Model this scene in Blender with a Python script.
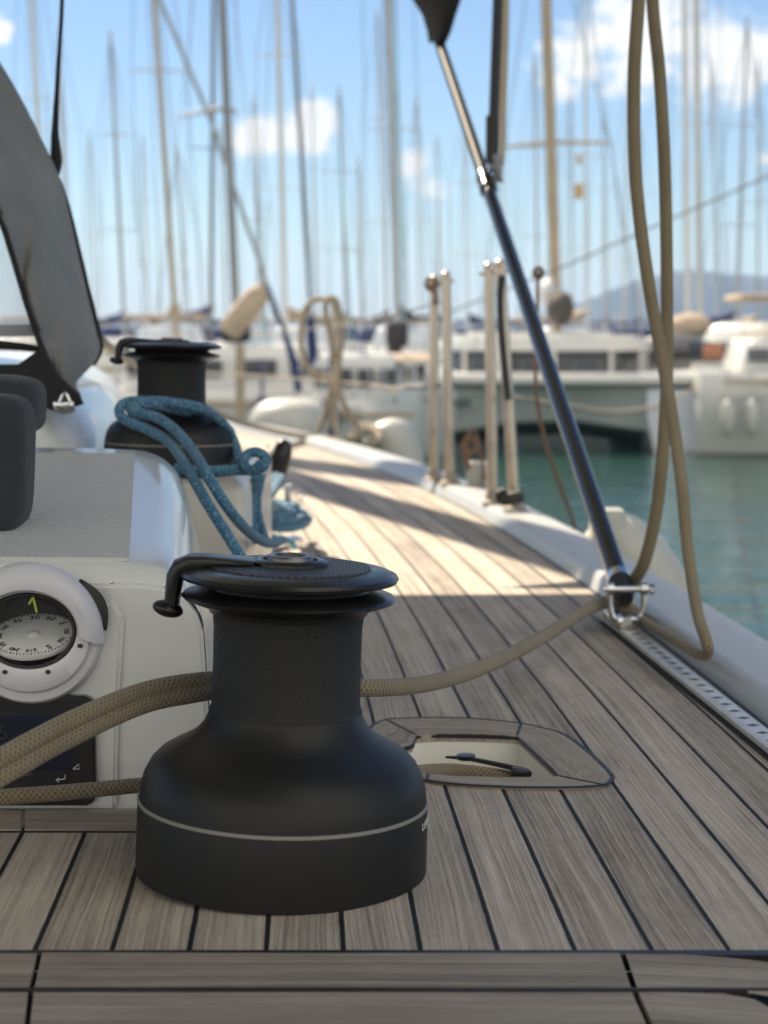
import bpy, bmesh, math, random
from mathutils import Vector, Matrix, Euler
R = math.radians
random.seed(7)
S = bpy.context.scene
COL = S.collection
for o in list(bpy.data.objects): bpy.data.objects.remove(o)

# ------------------------------------------------------------------ camera, sky, sun, exposure
F = 1800.0
PITCH = math.atan(182 / F)
EYE = 0.40                                   # camera height above the teak deck
cd = bpy.data.cameras.new('camera'); cam = bpy.data.objects.new('camera', cd); COL.objects.link(cam)
cam.location = (0, 0, EYE); cam.rotation_euler = (R(90) - PITCH, 0, 0)
cd.sensor_fit = 'VERTICAL'; cd.sensor_height = 36; cd.lens = 36 * F / 1024
cd.clip_start = 0.05; cd.clip_end = 20000
cd.dof.use_dof = True; cd.dof.focus_distance = 1.46; cd.dof.aperture_fstop = 63.3 / 7.5
S.camera = cam
SUN = Vector((-0.35, 0.60, 0.72)).normalized()      # direction towards the sun
w = bpy.data.worlds.new('World'); S.world = w; w.use_nodes = True
nt = w.node_tree; N = nt.nodes; L = nt.links
bg = N['Background']
sky = N.new('ShaderNodeTexSky'); sky.sky_type = 'NISHITA'; sky.sun_disc = False
sky.sun_elevation = math.asin(SUN.z); sky.sun_rotation = math.atan2(SUN.x, SUN.y)
sky.air_density = 1.0; sky.dust_density = 0.15; sky.ozone_density = 1.6
SKYS = 0.050
bg.inputs['Strength'].default_value = SKYS
# clouds as directions in the sky
tc = N.new('ShaderNodeTexCoord')
def wn(t, **k):
    n = N.new(t)
    for a, b in k.items(): setattr(n, a, b)
    return n
nz = wn('ShaderNodeTexNoise'); nz.inputs['Scale'].default_value = 48; nz.inputs['Detail'].default_value = 8; nz.inputs['Roughness'].default_value = .6
mp = wn('ShaderNodeMapping'); mp.inputs['Scale'].default_value = (1, 1, 1.5)
L.new(tc.outputs['Generated'], mp.inputs['Vector']); L.new(mp.outputs[0], nz.inputs['Vector'])
def pixdir(px, py):
    x = (px - 384) / F; v = (512 - py) / F
    return Vector((x, math.cos(PITCH) + v * math.sin(PITCH), -math.sin(PITCH) + v * math.cos(PITCH))).normalized()
acc = None
for (px, py, rx, rz, amp) in [(265, 138, 34, 22, 1.1), (312, 126, 30, 26, 1.0), (418, 165, 22, 16, .8), (432, 188, 26, 12, .8),
                              (570, 62, 38, 34, 1.0), (640, 40, 66, 50, .85), (735, 60, 90, 46, .75), (620, 90, 60, 20, .5), (0, 28, 14, 14, .9),
                              (860, 150, 70, 24, .8), (-80, 120, 60, 30, .9), (766, 158, 12, 9, .7), (380, -60, 110, 40, .6), (940, 20, 80, 60, 1), (150, -120, 120, 40, .9)]:
    c = pixdir(px, py)
    sub = wn('ShaderNodeVectorMath', operation='SUBTRACT'); L.new(tc.outputs['Generated'], sub.inputs[0]); sub.inputs[1].default_value = c
    mul = wn('ShaderNodeVectorMath', operation='MULTIPLY'); L.new(sub.outputs[0], mul.inputs[0]); mul.inputs[1].default_value = (F / rx, F / rx * .3, F / rz)
    ln = wn('ShaderNodeVectorMath', operation='LENGTH'); L.new(mul.outputs[0], ln.inputs[0])
    mr = wn('ShaderNodeMapRange'); mr.inputs['From Min'].default_value = 1.5; mr.inputs['From Max'].default_value = .15
    mr.inputs['To Min'].default_value = 0; mr.inputs['To Max'].default_value = amp; L.new(ln.outputs['Value'], mr.inputs['Value'])
    if acc is None: acc = mr.outputs[0]
    else:
        mx = wn('ShaderNodeMath', operation='MAXIMUM'); L.new(acc, mx.inputs[0]); L.new(mr.outputs[0], mx.inputs[1]); acc = mx.outputs[0]
nm = wn('ShaderNodeMapRange'); nm.inputs['From Min'].default_value = .36; nm.inputs['From Max'].default_value = .62; nm.inputs['To Min'].default_value = -.45; nm.inputs['To Max'].default_value = .55
L.new(nz.outputs[0], nm.inputs['Value'])
ad = wn('ShaderNodeMath', operation='MULTIPLY_ADD'); L.new(nm.outputs[0], ad.inputs[0]); L.new(acc, ad.inputs[1]); L.new(acc, ad.inputs[2])
cl = wn('ShaderNodeMapRange'); cl.interpolation_type = 'SMOOTHSTEP'; cl.inputs['From Min'].default_value = .2; cl.inputs['From Max'].default_value = .75; cl.inputs['To Max'].default_value = .95
L.new(ad.outputs[0], cl.inputs['Value'])
# added cloud bank, unseen behind the camera, to brighten and whiten the shade
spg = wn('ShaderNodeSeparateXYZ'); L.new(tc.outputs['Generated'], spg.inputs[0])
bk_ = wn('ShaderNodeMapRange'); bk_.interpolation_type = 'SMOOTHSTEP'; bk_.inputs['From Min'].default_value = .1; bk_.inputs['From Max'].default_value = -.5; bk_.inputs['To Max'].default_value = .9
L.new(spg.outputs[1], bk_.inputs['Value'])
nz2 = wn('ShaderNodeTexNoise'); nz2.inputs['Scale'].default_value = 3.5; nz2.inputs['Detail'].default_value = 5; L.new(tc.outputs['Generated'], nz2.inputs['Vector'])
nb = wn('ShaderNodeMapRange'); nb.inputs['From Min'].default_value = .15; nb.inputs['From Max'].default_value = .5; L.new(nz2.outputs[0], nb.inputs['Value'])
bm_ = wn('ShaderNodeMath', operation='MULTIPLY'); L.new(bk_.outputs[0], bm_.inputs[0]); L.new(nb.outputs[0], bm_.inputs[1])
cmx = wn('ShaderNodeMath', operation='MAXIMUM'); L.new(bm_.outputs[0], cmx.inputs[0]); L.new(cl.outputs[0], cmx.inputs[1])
mixc = wn('ShaderNodeMix', data_type='RGBA'); L.new(cmx.outputs[0], mixc.inputs['Factor'])
tint = wn('ShaderNodeMix', data_type='RGBA', blend_type='MULTIPLY'); tint.inputs['Factor'].default_value = 1
L.new(sky.outputs[0], tint.inputs['A']); tint.inputs['B'].default_value = (.72, .86, 1.07, 1)
L.new(tint.outputs['Result'], mixc.inputs['A']); mixc.inputs['B'].default_value = (9.5, 9.8, 10.4, 1)
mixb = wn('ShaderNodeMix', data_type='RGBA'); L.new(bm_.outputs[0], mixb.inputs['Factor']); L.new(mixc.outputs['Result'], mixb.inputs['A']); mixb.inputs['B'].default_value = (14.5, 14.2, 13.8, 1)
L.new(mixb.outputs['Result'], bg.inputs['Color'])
sd = bpy.data.lights.new('sun', 'SUN'); sd.energy = 4.4; sd.angle = R(.5); sd.color = (1, .90, .76)
so = bpy.data.objects.new('sun', sd); COL.objects.link(so); so.rotation_euler = SUN.to_track_quat('Z', 'Y').to_euler(); so.location = (0, 0, 20)
S.view_settings.view_transform = 'Standard'; S.view_settings.look = 'None'; S.view_settings.gamma = 1
S.view_settings.exposure = 1.2
S.view_settings.use_white_balance = True; S.view_settings.white_balance_temperature = 7150; S.view_settings.white_balance_tint = 8
S.render.engine = 'CYCLES'
try:
    S.cycles.max_bounces = 7; S.cycles.volume_bounces = 0; S.cycles.caustics_reflective = False; S.cycles.caustics_refractive = False
except Exception: pass

# ------------------------------------------------------------------ helpers
def at(px, py, Y):
    """a point of the place seen at (px,py) and standing Y metres ahead"""
    x = (px - 384) / F; v = (512 - py) / F
    dy = math.cos(PITCH) + v * math.sin(PITCH); dz = -math.sin(PITCH) + v * math.cos(PITCH)
    t = Y / dy
    return Vector((x * t, Y, EYE + dz * t))
def onz(px, py, z=0.0):
    x = (px - 384) / F; v = (512 - py) / F
    dy = math.cos(PITCH) + v * math.sin(PITCH); dz = -math.sin(PITCH) + v * math.cos(PITCH)
    t = (z - EYE) / dz
    return Vector((x * t, dy * t, z))
def root_of(o):
    while o.parent: o = o.parent
    return o
def finish(bm, ang=38):
    bmesh.ops.recalc_face_normals(bm, faces=bm.faces)
    for f in bm.faces: f.smooth = True
    for e in bm.edges:
        if len(e.link_faces) == 2 and e.calc_face_angle(0) > R(ang): e.smooth = False
def obj(name, bm, m, parent=None, label=None, cat=None, group=None, kind=None, origin=None, local=False, ang=38, recalc=True):
    if recalc: finish(bm, ang)
    if parent is None:
        if origin is None:
            if kind: origin = Vector((0, 0, 0))
            else:
                xs = [v.co for v in bm.verts]
                origin = Vector((sum(c.x for c in xs) / len(xs), sum(c.y for c in xs) / len(xs), min(c.z for c in xs)))
        origin = Vector(origin)
    me = bpy.data.meshes.new(name)
    off = Vector((0, 0, 0)) if local else (root_of(parent).location if parent else origin)
    bmesh.ops.translate(bm, verts=bm.verts, vec=-off)
    bm.to_mesh(me); bm.free()
    for mm in (m if isinstance(m, (list, tuple)) else [m]): me.materials.append(mm)
    o = bpy.data.objects.new(name, me); COL.objects.link(o)
    if parent: o.parent = parent
    else: o.location = off
    if label: o['label'] = label
    if cat: o['category'] = cat
    if group: o['group'] = group
    if kind: o['kind'] = kind
    return o
def thing(name, label, cat, loc, group=None):
    o = bpy.data.objects.new(name, None); COL.objects.link(o); o.location = loc; o.empty_display_size = .05
    o['label'] = label; o['category'] = cat
    if group: o['group'] = group
    bpy.context.view_layer.update()
    return o
def dup(root, loc, label, group=None, scale=None, rotz=0):
    r = root.copy(); COL.objects.link(r); r.location = loc; r['label'] = label
    if group: r['group'] = group
    if scale: r.scale = scale
    r.rotation_euler.z = rotz
    for ch in list(root.children):
        c = ch.copy(); COL.objects.link(c); c.parent = r
        for g in ch.children:
            d = g.copy(); COL.objects.link(d); d.parent = c
    return r
def B(): return bmesh.new()
def box(bm, c, s, rot=None, bev=0, seg=2, taper=None):
    b = bmesh.new(); bmesh.ops.create_cube(b, size=1)
    for v in b.verts:
        v.co = Vector((v.co.x * s[0], v.co.y * s[1], v.co.z * s[2]))
        if taper and v.co.z > 0: v.co.x *= taper[0]; v.co.y *= taper[1]
    if bev: bmesh.ops.bevel(b, geom=b.edges[:], offset=bev, segments=seg, affect='EDGES', profile=.5)
    M = Matrix.Translation(c)
    if rot: M = M @ Euler(rot).to_matrix().to_4x4()
    merge(bm, b, M); return bm
def merge(bm, b, M=None):
    if M is not None: bmesh.ops.transform(b, matrix=M, verts=b.verts)
    me = bpy.data.meshes.new('t'); b.to_mesh(me); b.free(); bm.from_mesh(me); bpy.data.meshes.remove(me)
def smooth_path(pts, n=8, closed=False):
    P = [Vector(p) for p in pts]; out = []
    if len(P) < 3: return P
    m = len(P)
    rng = range(m) if closed else range(m - 1)
    for i in rng:
        if closed: a, b, c, d = P[(i - 1) % m], P[i], P[(i + 1) % m], P[(i + 2) % m]
        else: a, b, c, d = P[max(i - 1, 0)], P[i], P[i + 1], P[min(i + 2, m - 1)]
        for k in range(n):
            t = k / n
            out.append(.5 * ((2 * b) + (c - a) * t + (2 * a - 5 * b + 4 * c - d) * t * t + (3 * b - a - 3 * c + d) * t ** 3))
    if not closed: out.append(P[-1])
    return out
def tube(bm, pts, r, seg=12, n=8, closed=False, cap=True, flat=1.0):
    P = smooth_path(pts, n, closed) if n else [Vector(p) for p in pts]
    m = len(P); uvl = bm.loops.layers.uv.verify()
    if not hasattr(r, '__len__'): rr = [r] * m
    else: rr = [r[0] + 0 * i for i in range(m)]; 
    if hasattr(r, '__len__'):
        for i in range(m):
            t = i / (m - 1) * (len(r) - 1); k = min(int(t), len(r) - 2); rr[i] = r[k] + (r[k + 1] - r[k]) * (t - k)
    T = []
    for i in range(m):
        if closed: t = P[(i + 1) % m] - P[i - 1]
        else: t = P[min(i + 1, m - 1)] - P[max(i - 1, 0)]
        T.append(t.normalized())
    up = Vector((0, 0, 1)) if abs(T[0].z) < .9 else Vector((1, 0, 0))
    nrm = (up - T[0] * up.dot(T[0])).normalized()
    rings = []; ln = [0]
    for i in range(m):
        nrm = (nrm - T[i] * nrm.dot(T[i])).normalized(); bn = T[i].cross(nrm)
        rings.append([bm.verts.new(P[i] + (nrm * math.cos(2 * math.pi * k / seg) * flat + bn * math.sin(2 * math.pi * k / seg)) * rr[i]) for k in range(seg)])
        if i: ln.append(ln[-1] + (P[i] - P[i - 1]).length)
    tot = ln[-1] + ((P[0] - P[-1]).length if closed else 0)
    for i in range(m if closed else m - 1):
        j = (i + 1) % m; l0 = ln[i]; l1 = ln[j] if j else tot
        for k in range(seg):
            k2 = (k + 1) % seg
            f = bm.faces.new((rings[i][k], rings[i][k2], rings[j][k2], rings[j][k])); f.smooth = True
            for lp, uv in zip(f.loops, ((l0, k / seg), (l0, (k + 1) / seg), (l1, (k + 1) / seg), (l1, k / seg))): lp[uvl].uv = uv
    if cap and not closed:
        for rg in (rings[0], rings[-1]):
            try: bm.faces.new(rg)
            except Exception: pass
    return bm
def lathe(bm, prof, seg=64, M=None, cap=True):
    b = bmesh.new(); rings = []
    for r, z in prof:
        rings.append([b.verts.new((max(r, 1e-5) * math.cos(2 * math.pi * k / seg), max(r, 1e-5) * math.sin(2 * math.pi * k / seg), z)) for k in range(seg)])
    for i in range(len(prof) - 1):
        for k in range(seg):
            b.faces.new((rings[i][k], rings[i][(k + 1) % seg], rings[i + 1][(k + 1) % seg], rings[i + 1][k]))
    if cap:
        for rg in (rings[0], rings[-1]):
            try: b.faces.new(rg)
            except Exception: pass
    bmesh.ops.remove_doubles(b, verts=b.verts, dist=2e-5)
    merge(bm, b, M); return bm
def prism(bm, poly, z0, z1, M=None, bev=0):
    b = bmesh.new(); lo = [b.verts.new((x, y, z0)) for x, y in poly]; hi = [b.verts.new((x, y, z1)) for x, y in poly]
    n = len(poly); b.faces.new(hi); b.faces.new(lo[::-1])
    for i in range(n): b.faces.new((lo[i], lo[(i + 1) % n], hi[(i + 1) % n], hi[i]))
    if bev:
        bmesh.ops.recalc_face_normals(b, faces=b.faces)
        bmesh.ops.bevel(b, geom=[e for e in b.edges if e.calc_face_angle(0) > R(30)], offset=bev, segments=2, affect='EDGES')
    merge(bm, b, M); return bm
def loft(bm, secs, closed=False, caps=False):
    """secs: list of point rows of equal length"""
    uvl = bm.loops.layers.uv.verify()
    V = [[bm.verts.new(p) for p in s] for s in secs]; n = len(secs[0])
    for i in range(len(V) - 1):
        for k in range(n if closed else n - 1):
            k2 = (k + 1) % n
            f = bm.faces.new((V[i][k], V[i][k2], V[i + 1][k2], V[i + 1][k]))
            for lp, uv in zip(f.loops, ((k / n, i / len(V)), ((k + 1) / n, i / len(V)), ((k + 1) / n, (i + 1) / len(V)), (k / n, (i + 1) / len(V)))): lp[uvl].uv = uv
    if caps:
        for rw in (V[0], V[-1]):
            try: bm.faces.new(rw)
            except Exception: pass
    return bm
def solid(bm, th):
    bmesh.ops.recalc_face_normals(bm, faces=bm.faces)
    bmesh.ops.solidify(bm, geom=bm.faces[:], thickness=th); return bm
def text_bm(bm, s, size, M, depth=.0004):
    cu = bpy.data.curves.new('t', 'FONT'); cu.body = s; cu.size = size; cu.extrude = depth; cu.align_x = 'CENTER'; cu.align_y = 'CENTER'; cu.resolution_u = 4
    o = bpy.data.objects.new('t', cu); COL.objects.link(o); bpy.context.view_layer.update()
    me = bpy.data.meshes.new_from_object(o.evaluated_get(bpy.context.evaluated_depsgraph_get()))
    b = bmesh.new(); b.from_mesh(me); bpy.data.meshes.remove(me); bpy.data.objects.remove(o); bpy.data.curves.remove(cu)
    merge(bm, b, M)

# ------------------------------------------------------------------ materials
MATS = {}
def mat(name, col, rough=.5, metal=0, bump=None, var=None, coat=0, spec=None, alpha=None, trans=0, ior=None, sheen=0):
    if name in MATS: return MATS[name]
    m = bpy.data.materials.new(name); m.use_nodes = True; t = m.node_tree; n = t.nodes; b = n['Principled BSDF']
    b.inputs['Base Color'].default_value = (*col, 1); b.inputs['Roughness'].default_value = rough; b.inputs['Metallic'].default_value = metal
    b.inputs['Coat Weight'].default_value = coat; b.inputs['Coat Roughness'].default_value = .06
    if spec is not None: b.inputs['Specular IOR Level'].default_value = spec
    if alpha is not None: b.inputs['Alpha'].default_value = alpha
    if trans: b.inputs['Transmission Weight'].default_value = trans
    if ior: b.inputs['IOR'].default_value = ior
    if sheen: b.inputs['Sheen Weight'].default_value = sheen
    tcn = n.new('ShaderNodeTexCoord')
    if var:
        z = n.new('ShaderNodeTexNoise'); z.inputs['Scale'].default_value = var[0]; z.inputs['Detail'].default_value = 5; z.inputs['Roughness'].default_value = .65
        t.links.new(tcn.outputs['Object'], z.inputs['Vector'])
        mr = n.new('ShaderNodeMapRange'); mr.inputs['From Min'].default_value = .3; mr.inputs['From Max'].default_value = .7
        mr.inputs['To Min'].default_value = 1 - var[1]; mr.inputs['To Max'].default_value = 1 + var[1]; t.links.new(z.outputs[0], mr.inputs['Value'])
        mm = n.new('ShaderNodeVectorMath'); mm.operation = 'SCALE'; mm.inputs[0].default_value = col; t.links.new(mr.outputs[0], mm.inputs['Scale'])
        t.links.new(mm.outputs[0], b.inputs['Base Color'])
        m2 = n.new('ShaderNodeMath'); m2.operation = 'MULTIPLY'; m2.inputs[1].default_value = rough; m2.use_clamp = True
        t.links.new(mr.outputs[0], m2.inputs[0]); t.links.new(m2.outputs[0], b.inputs['Roughness'])
    if bump:
        z = n.new('ShaderNodeTexNoise'); z.inputs['Scale'].default_value = bump[0]; z.inputs['Detail'].default_value = 4
        t.links.new(tcn.outputs['Object'], z.inputs['Vector'])
        bp = n.new('ShaderNodeBump'); bp.inputs['Strength'].default_value = bump[1]; bp.inputs['Distance'].default_value = bump[2]
        t.links.new(z.outputs[0], bp.inputs['Height']); t.links.new(bp.outputs[0], b.inputs['Normal'])
    MATS[name] = m; return m
def mth(t, op, a, b=None, c=None):
    n = t.nodes.new('ShaderNodeMath'); n.operation = op
    for i, v in enumerate((a, b, c)):
        if v is None: continue
        if isinstance(v, (int, float)): n.inputs[i].default_value = v
        else: t.links.new(v, n.inputs[i])
    return n.outputs[0]
def rope_mat(name, c1, c2, NN=8, K=230, fleck=None, depth=.0007):
    m = bpy.data.materials.new(name); m.use_nodes = True; t = m.node_tree; b = t.nodes['Principled BSDF']
    b.inputs['Roughness'].default_value = .85; b.inputs['Sheen Weight'].default_value = .15
    uv = t.nodes.new('ShaderNodeUVMap'); sp = t.nodes.new('ShaderNodeSeparateXYZ'); t.links.new(uv.outputs[0], sp.inputs[0])
    a = mth(t, 'MULTIPLY', sp.outputs[0], K * 2 * math.pi); c = mth(t, 'MULTIPLY', sp.outputs[1], NN * 2 * math.pi)
    s1 = mth(t, 'SINE', mth(t, 'ADD', a, c)); s2 = mth(t, 'SINE', mth(t, 'SUBTRACT', a, c))
    h = mth(t, 'MAXIMUM', s1, s2); hh = mth(t, 'MULTIPLY_ADD', h, .5, .5)
    nz = t.nodes.new('ShaderNodeTexNoise'); nz.inputs['Scale'].default_value = 14; nz.inputs['Detail'].default_value = 6
    tcn = t.nodes.new('ShaderNodeTexCoord'); t.links.new(tcn.outputs['Object'], nz.inputs['Vector'])
    mx = t.nodes.new('ShaderNodeMix'); mx.data_type = 'RGBA'; mx.inputs['A'].default_value = (*c2, 1); mx.inputs['B'].default_value = (*c1, 1)
    fac = mth(t, 'MULTIPLY', hh, mth(t, 'MULTIPLY_ADD', nz.outputs[0], 1.2, .3)); 
    t.links.new(fac, mx.inputs['Factor']); out = mx.outputs['Result']
    if fleck:
        v = t.nodes.new('ShaderNodeTexNoise'); v.inputs['Scale'].default_value = 430; v.inputs['Detail'].default_value = 1
        t.links.new(tcn.outputs['Object'], v.inputs['Vector'])
        g = mth(t, 'GREATER_THAN', mth(t, 'MULTIPLY', v.outputs[0], 1.0), fleck[1])
        m3 = t.nodes.new('ShaderNodeMix'); m3.data_type = 'RGBA'; t.links.new(g, m3.inputs['Factor']); t.links.new(out, m3.inputs['A']); m3.inputs['B'].default_value = (*fleck[0], 1)
        out = m3.outputs['Result']
    t.links.new(out, b.inputs['Base Color'])
    bp = t.nodes.new('ShaderNodeBump'); bp.inputs['Strength'].default_value = .8; bp.inputs['Distance'].default_value = depth
    t.links.new(hh, bp.inputs['Height']); t.links.new(bp.outputs[0], b.inputs['Normal'])
    return m
def teak_mat(name, seams=True, tone=1.0, warm=1.0):
    m = bpy.data.materials.new(name); m.use_nodes = True; t = m.node_tree; b = t.nodes['Principled BSDF']; lk = t.links.new
    uv = t.nodes.new('ShaderNodeUVMap'); sp = t.nodes.new('ShaderNodeSeparateXYZ'); lk(uv.outputs[0], sp.inputs[0])
    u, v = sp.outputs[0], sp.outputs[1]
    uu = mth(t, 'DIVIDE', u, .05)
    pid = mth(t, 'FLOOR', uu); fr = mth(t, 'FRACT', uu)
    wn_ = t.nodes.new('ShaderNodeTexWhiteNoise'); wn_.noise_dimensions = '1D'; lk(pid, wn_.inputs['W'])
    cb = t.nodes.new('ShaderNodeCombineXYZ')
    wz = t.nodes.new('ShaderNodeTexNoise'); wz.inputs['Scale'].default_value = 1; wz.inputs['Detail'].default_value = 1
    wc = t.nodes.new('ShaderNodeCombineXYZ'); lk(mth(t, 'MULTIPLY', u, 9.0), wc.inputs[0]); lk(mth(t, 'MULTIPLY', v, 3.5), wc.inputs[1]); lk(pid, wc.inputs[2]); lk(wc.outputs[0], wz.inputs['Vector'])
    lk(mth(t, 'ADD', u, mth(t, 'MULTIPLY', wz.outputs[0], .012)), cb.inputs[0]); lk(mth(t, 'MULTIPLY', v, 1.0), cb.inputs[1]); lk(mth(t, 'MULTIPLY', pid, 3.7) if seams else mth(t, 'MULTIPLY', u, 0), cb.inputs[2])
    def nz(sx, sy, det, rough=.6, dist=0):
        mp = t.nodes.new('ShaderNodeMapping'); mp.inputs['Scale'].default_value = (sx, sy, 1); lk(cb.outputs[0], mp.inputs['Vector'])
        z = t.nodes.new('ShaderNodeTexNoise'); z.inputs['Scale'].default_value = 1; z.inputs['Detail'].default_value = det; z.inputs['Roughness'].default_value = rough
        z.inputs['Distortion'].default_value = dist; lk(mp.outputs[0], z.inputs['Vector']); return z.outputs[0]
    grain = nz(560, 2.6, 4, .72, .15); broad = nz(110, 1.2, 4, .65, .5); blot = nz(16, 7, 5, .7); stain = nz(7, 3.2, 3, .6)
    pores = nz(1300, 34, 2, .7)
    g = mth(t, 'MULTIPLY_ADD', grain, 2.5, -1.21); bb = mth(t, 'MULTIPLY_ADD', broad, 1.0, -.49); bl = mth(t, 'MULTIPLY_ADD', blot, .6, -.3)
    pp = mth(t, 'MULTIPLY_ADD', pores, .9, -.45)
    tot = mth(t, 'ADD', mth(t, 'ADD', g, bb), mth(t, 'ADD', bl, pp))
    stn = t.nodes.new('ShaderNodeMapRange'); lk(stain, stn.inputs['Value']); stn.inputs['From Min'].default_value = .56; stn.inputs['From Max'].default_value = .72; stn.inputs['To Min'].default_value = 0; stn.inputs['To Max'].default_value = -.22
    plank = mth(t, 'ADD', mth(t, 'MULTIPLY_ADD', wn_.outputs['Value'], .34, -.15), stn.outputs[0])
    val = mth(t, 'MULTIPLY', mth(t, 'ADD', mth(t, 'ADD', tot, 1.0), plank), tone)
    vs = t.nodes.new('ShaderNodeVectorMath'); vs.operation = 'SCALE'
    hue = t.nodes.new('ShaderNodeMix'); hue.data_type = 'RGBA'; lk(blot, hue.inputs['Factor'])
    hue.inputs['A'].default_value = (.35, .288, .228, 1); hue.inputs['B'].default_value = (.385, .345, .30, 1)
    lk(hue.outputs['Result'], vs.inputs[0]); lk(val, vs.inputs['Scale'])
    b.inputs['Roughness'].default_value = .78; b.inputs['Specular IOR Level'].default_value = .35
    hgt = mth(t, 'ADD', mth(t, 'MULTIPLY', grain, .5), mth(t, 'MULTIPLY', pores, .35))
    if seams:
        d = mth(t, 'MINIMUM', fr, mth(t, 'SUBTRACT', 1.0, fr))           # 0 at seam
        wob = mth(t, 'MULTIPLY_ADD', nz(30, 40, 2), .018, .019)
        ms = t.nodes.new('ShaderNodeMapRange'); lk(d, ms.inputs['Value']); lk(wob, ms.inputs['From Min']); lk(mth(t, 'ADD', wob, .012), ms.inputs['From Max'])
        s = ms.outputs[0]
        mx = t.nodes.new('ShaderNodeMix'); mx.data_type = 'RGBA'; lk(s, mx.inputs['Factor']); mx.inputs['A'].default_value = (.022, .024, .03, 1); lk(vs.outputs[0], mx.inputs['B'])
        lk(mx.outputs['Result'], b.inputs['Base Color'])
        lk(mth(t, 'MULTIPLY_ADD', s, .12, .6), b.inputs['Roughness']); lk(mth(t, 'MULTIPLY_ADD', s, .25, .08), b.inputs['Specular IOR Level'])
        hgt = mth(t, 'ADD', hgt, mth(t, 'MULTIPLY', s, 1.2))
    else: lk(vs.outputs[0], b.inputs['Base Color'])
    bp = t.nodes.new('ShaderNodeBump'); bp.inputs['Strength'].default_value = .9; bp.inputs['Distance'].default_value = .0012
    lk(hgt, bp.inputs['Height']); lk(bp.outputs[0], b.inputs['Normal'])
    return m
TEAK = teak_mat('teak_planks'); TEAKB = teak_mat('teak_board', False, .76)
TEAKR = teak_mat('teak_ring', False, .88)
GEL = mat('gelcoat_white', (.70, .71, .70), .22, coat=.5, var=(5, .03), bump=(3, .25, .004))
GELD = mat('gelcoat_grey', (.42, .43, .44), .35, var=(9, .05))
CAULK = mat('black_caulk', (.012, .012, .015), .5)
BLK = mat('winch_black', (.012, .012, .013), .47, coat=.02, spec=.30, var=(140, .10), bump=(900, .15, .0003))
DRUM = mat('winch_drum', (.020, .020, .021), .55, spec=.32, var=(700, .55), bump=(650, 1.0, .0016))
GLS = mat('black_plastic', (.010, .010, .011), .32, coat=.12, spec=.35, var=(60, .2))
RUB = mat('rubber_black', (.02, .02, .022), .6, bump=(300, .2, .0005))
STEEL = mat('stainless', (.62, .62, .62), .22, metal=1, var=(30, .15))
STEELW = mat('stainless_warm', (.47, .41, .34), .3, metal=.85, var=(12, .2))
ALU = mat('aluminium', (.66, .65, .62), .42, metal=.45, var=(50, .12), bump=(400, .15, .0003))
CREAM = mat('cream_lining', (.78, .76, .70), .4, var=(20, .05))
CANV = mat('grey_canvas', (.19, .19, .19), .75, var=(7, .22), bump=(14, .7, .012), sheen=.2)
CANVB = mat('black_canvas', (.012, .012, .014), .8, bump=(20, .5, .006))
CUSH = mat('cushion_fabric', (.028, .031, .037), .95, var=(60, .35), bump=(300, .8, .002), sheen=.1)
VINYL = mat('clear_vinyl', (.75, .8, .82), .08, alpha=.25)
WHT = mat('white_paint', (.60, .60, .585), .3, coat=.2, var=(3, .03))
WHB = mat('blue_white_paint', (.55, .60, .66), .3, coat=.2, var=(3, .05))
SHADEH = mat('shaded_white_paint', (.50, .55, .55), .35, var=(2, .08))  # white catamaran hull and bridge deck, their shade put into the colour
DGL = mat('tinted_glass', (.04, .045, .055), .15)
FEND = mat('fender_vinyl', (.44, .44, .41), .45, var=(20, .08))
SCV = mat('sail_cover_beige', (.42, .33, .25), .85, var=(4, .15), bump=(6, .6, .06))
SCB = mat('sail_cover_navy', (.02, .035, .12), .8, var=(4, .15))
SCK = mat('sail_cover_black', (.03, .03, .04), .8, var=(4, .15))
MTAN = mat('mast_tan', (.36, .29, .21), .45, var=(2, .1))
MGRY = mat('mast_grey', (.34, .36, .39), .5, metal=0, var=(2, .1))
MPAL = mat('mast_pale', (.52, .53, .54), .5, metal=0, var=(2, .1))
MDRK = mat('mast_dark', (.16, .17, .19), .4, var=(2, .1))
WIRE = mat('wire', (.16, .17, .18), .6)
MAT_SHROUD = mat('shroud_dark', (.05, .055, .06), .7)
TEAL = mat('teal_strap', (.25, .42, .45), .7)
ROPE = rope_mat('rope_beige', (.29, .23, .145), (.10, .076, .045), NN=7, K=190, depth=.0011)
ROPEL = rope_mat('rope_pale', (.36, .31, .23), (.2, .16, .11))
ROPEB = rope_mat('rope_blue', (.04, .17, .29), (.015, .055, .12), fleck=((.22, .40, .52), .60))
ROPEC = rope_mat('rope_cyan', (.12, .5, .68), (.04, .2, .3), fleck=((.5, .7, .75), .6))
ROPER = rope_mat('rope_brown', (.22, .13, .09), (.10, .055, .04))

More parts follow.
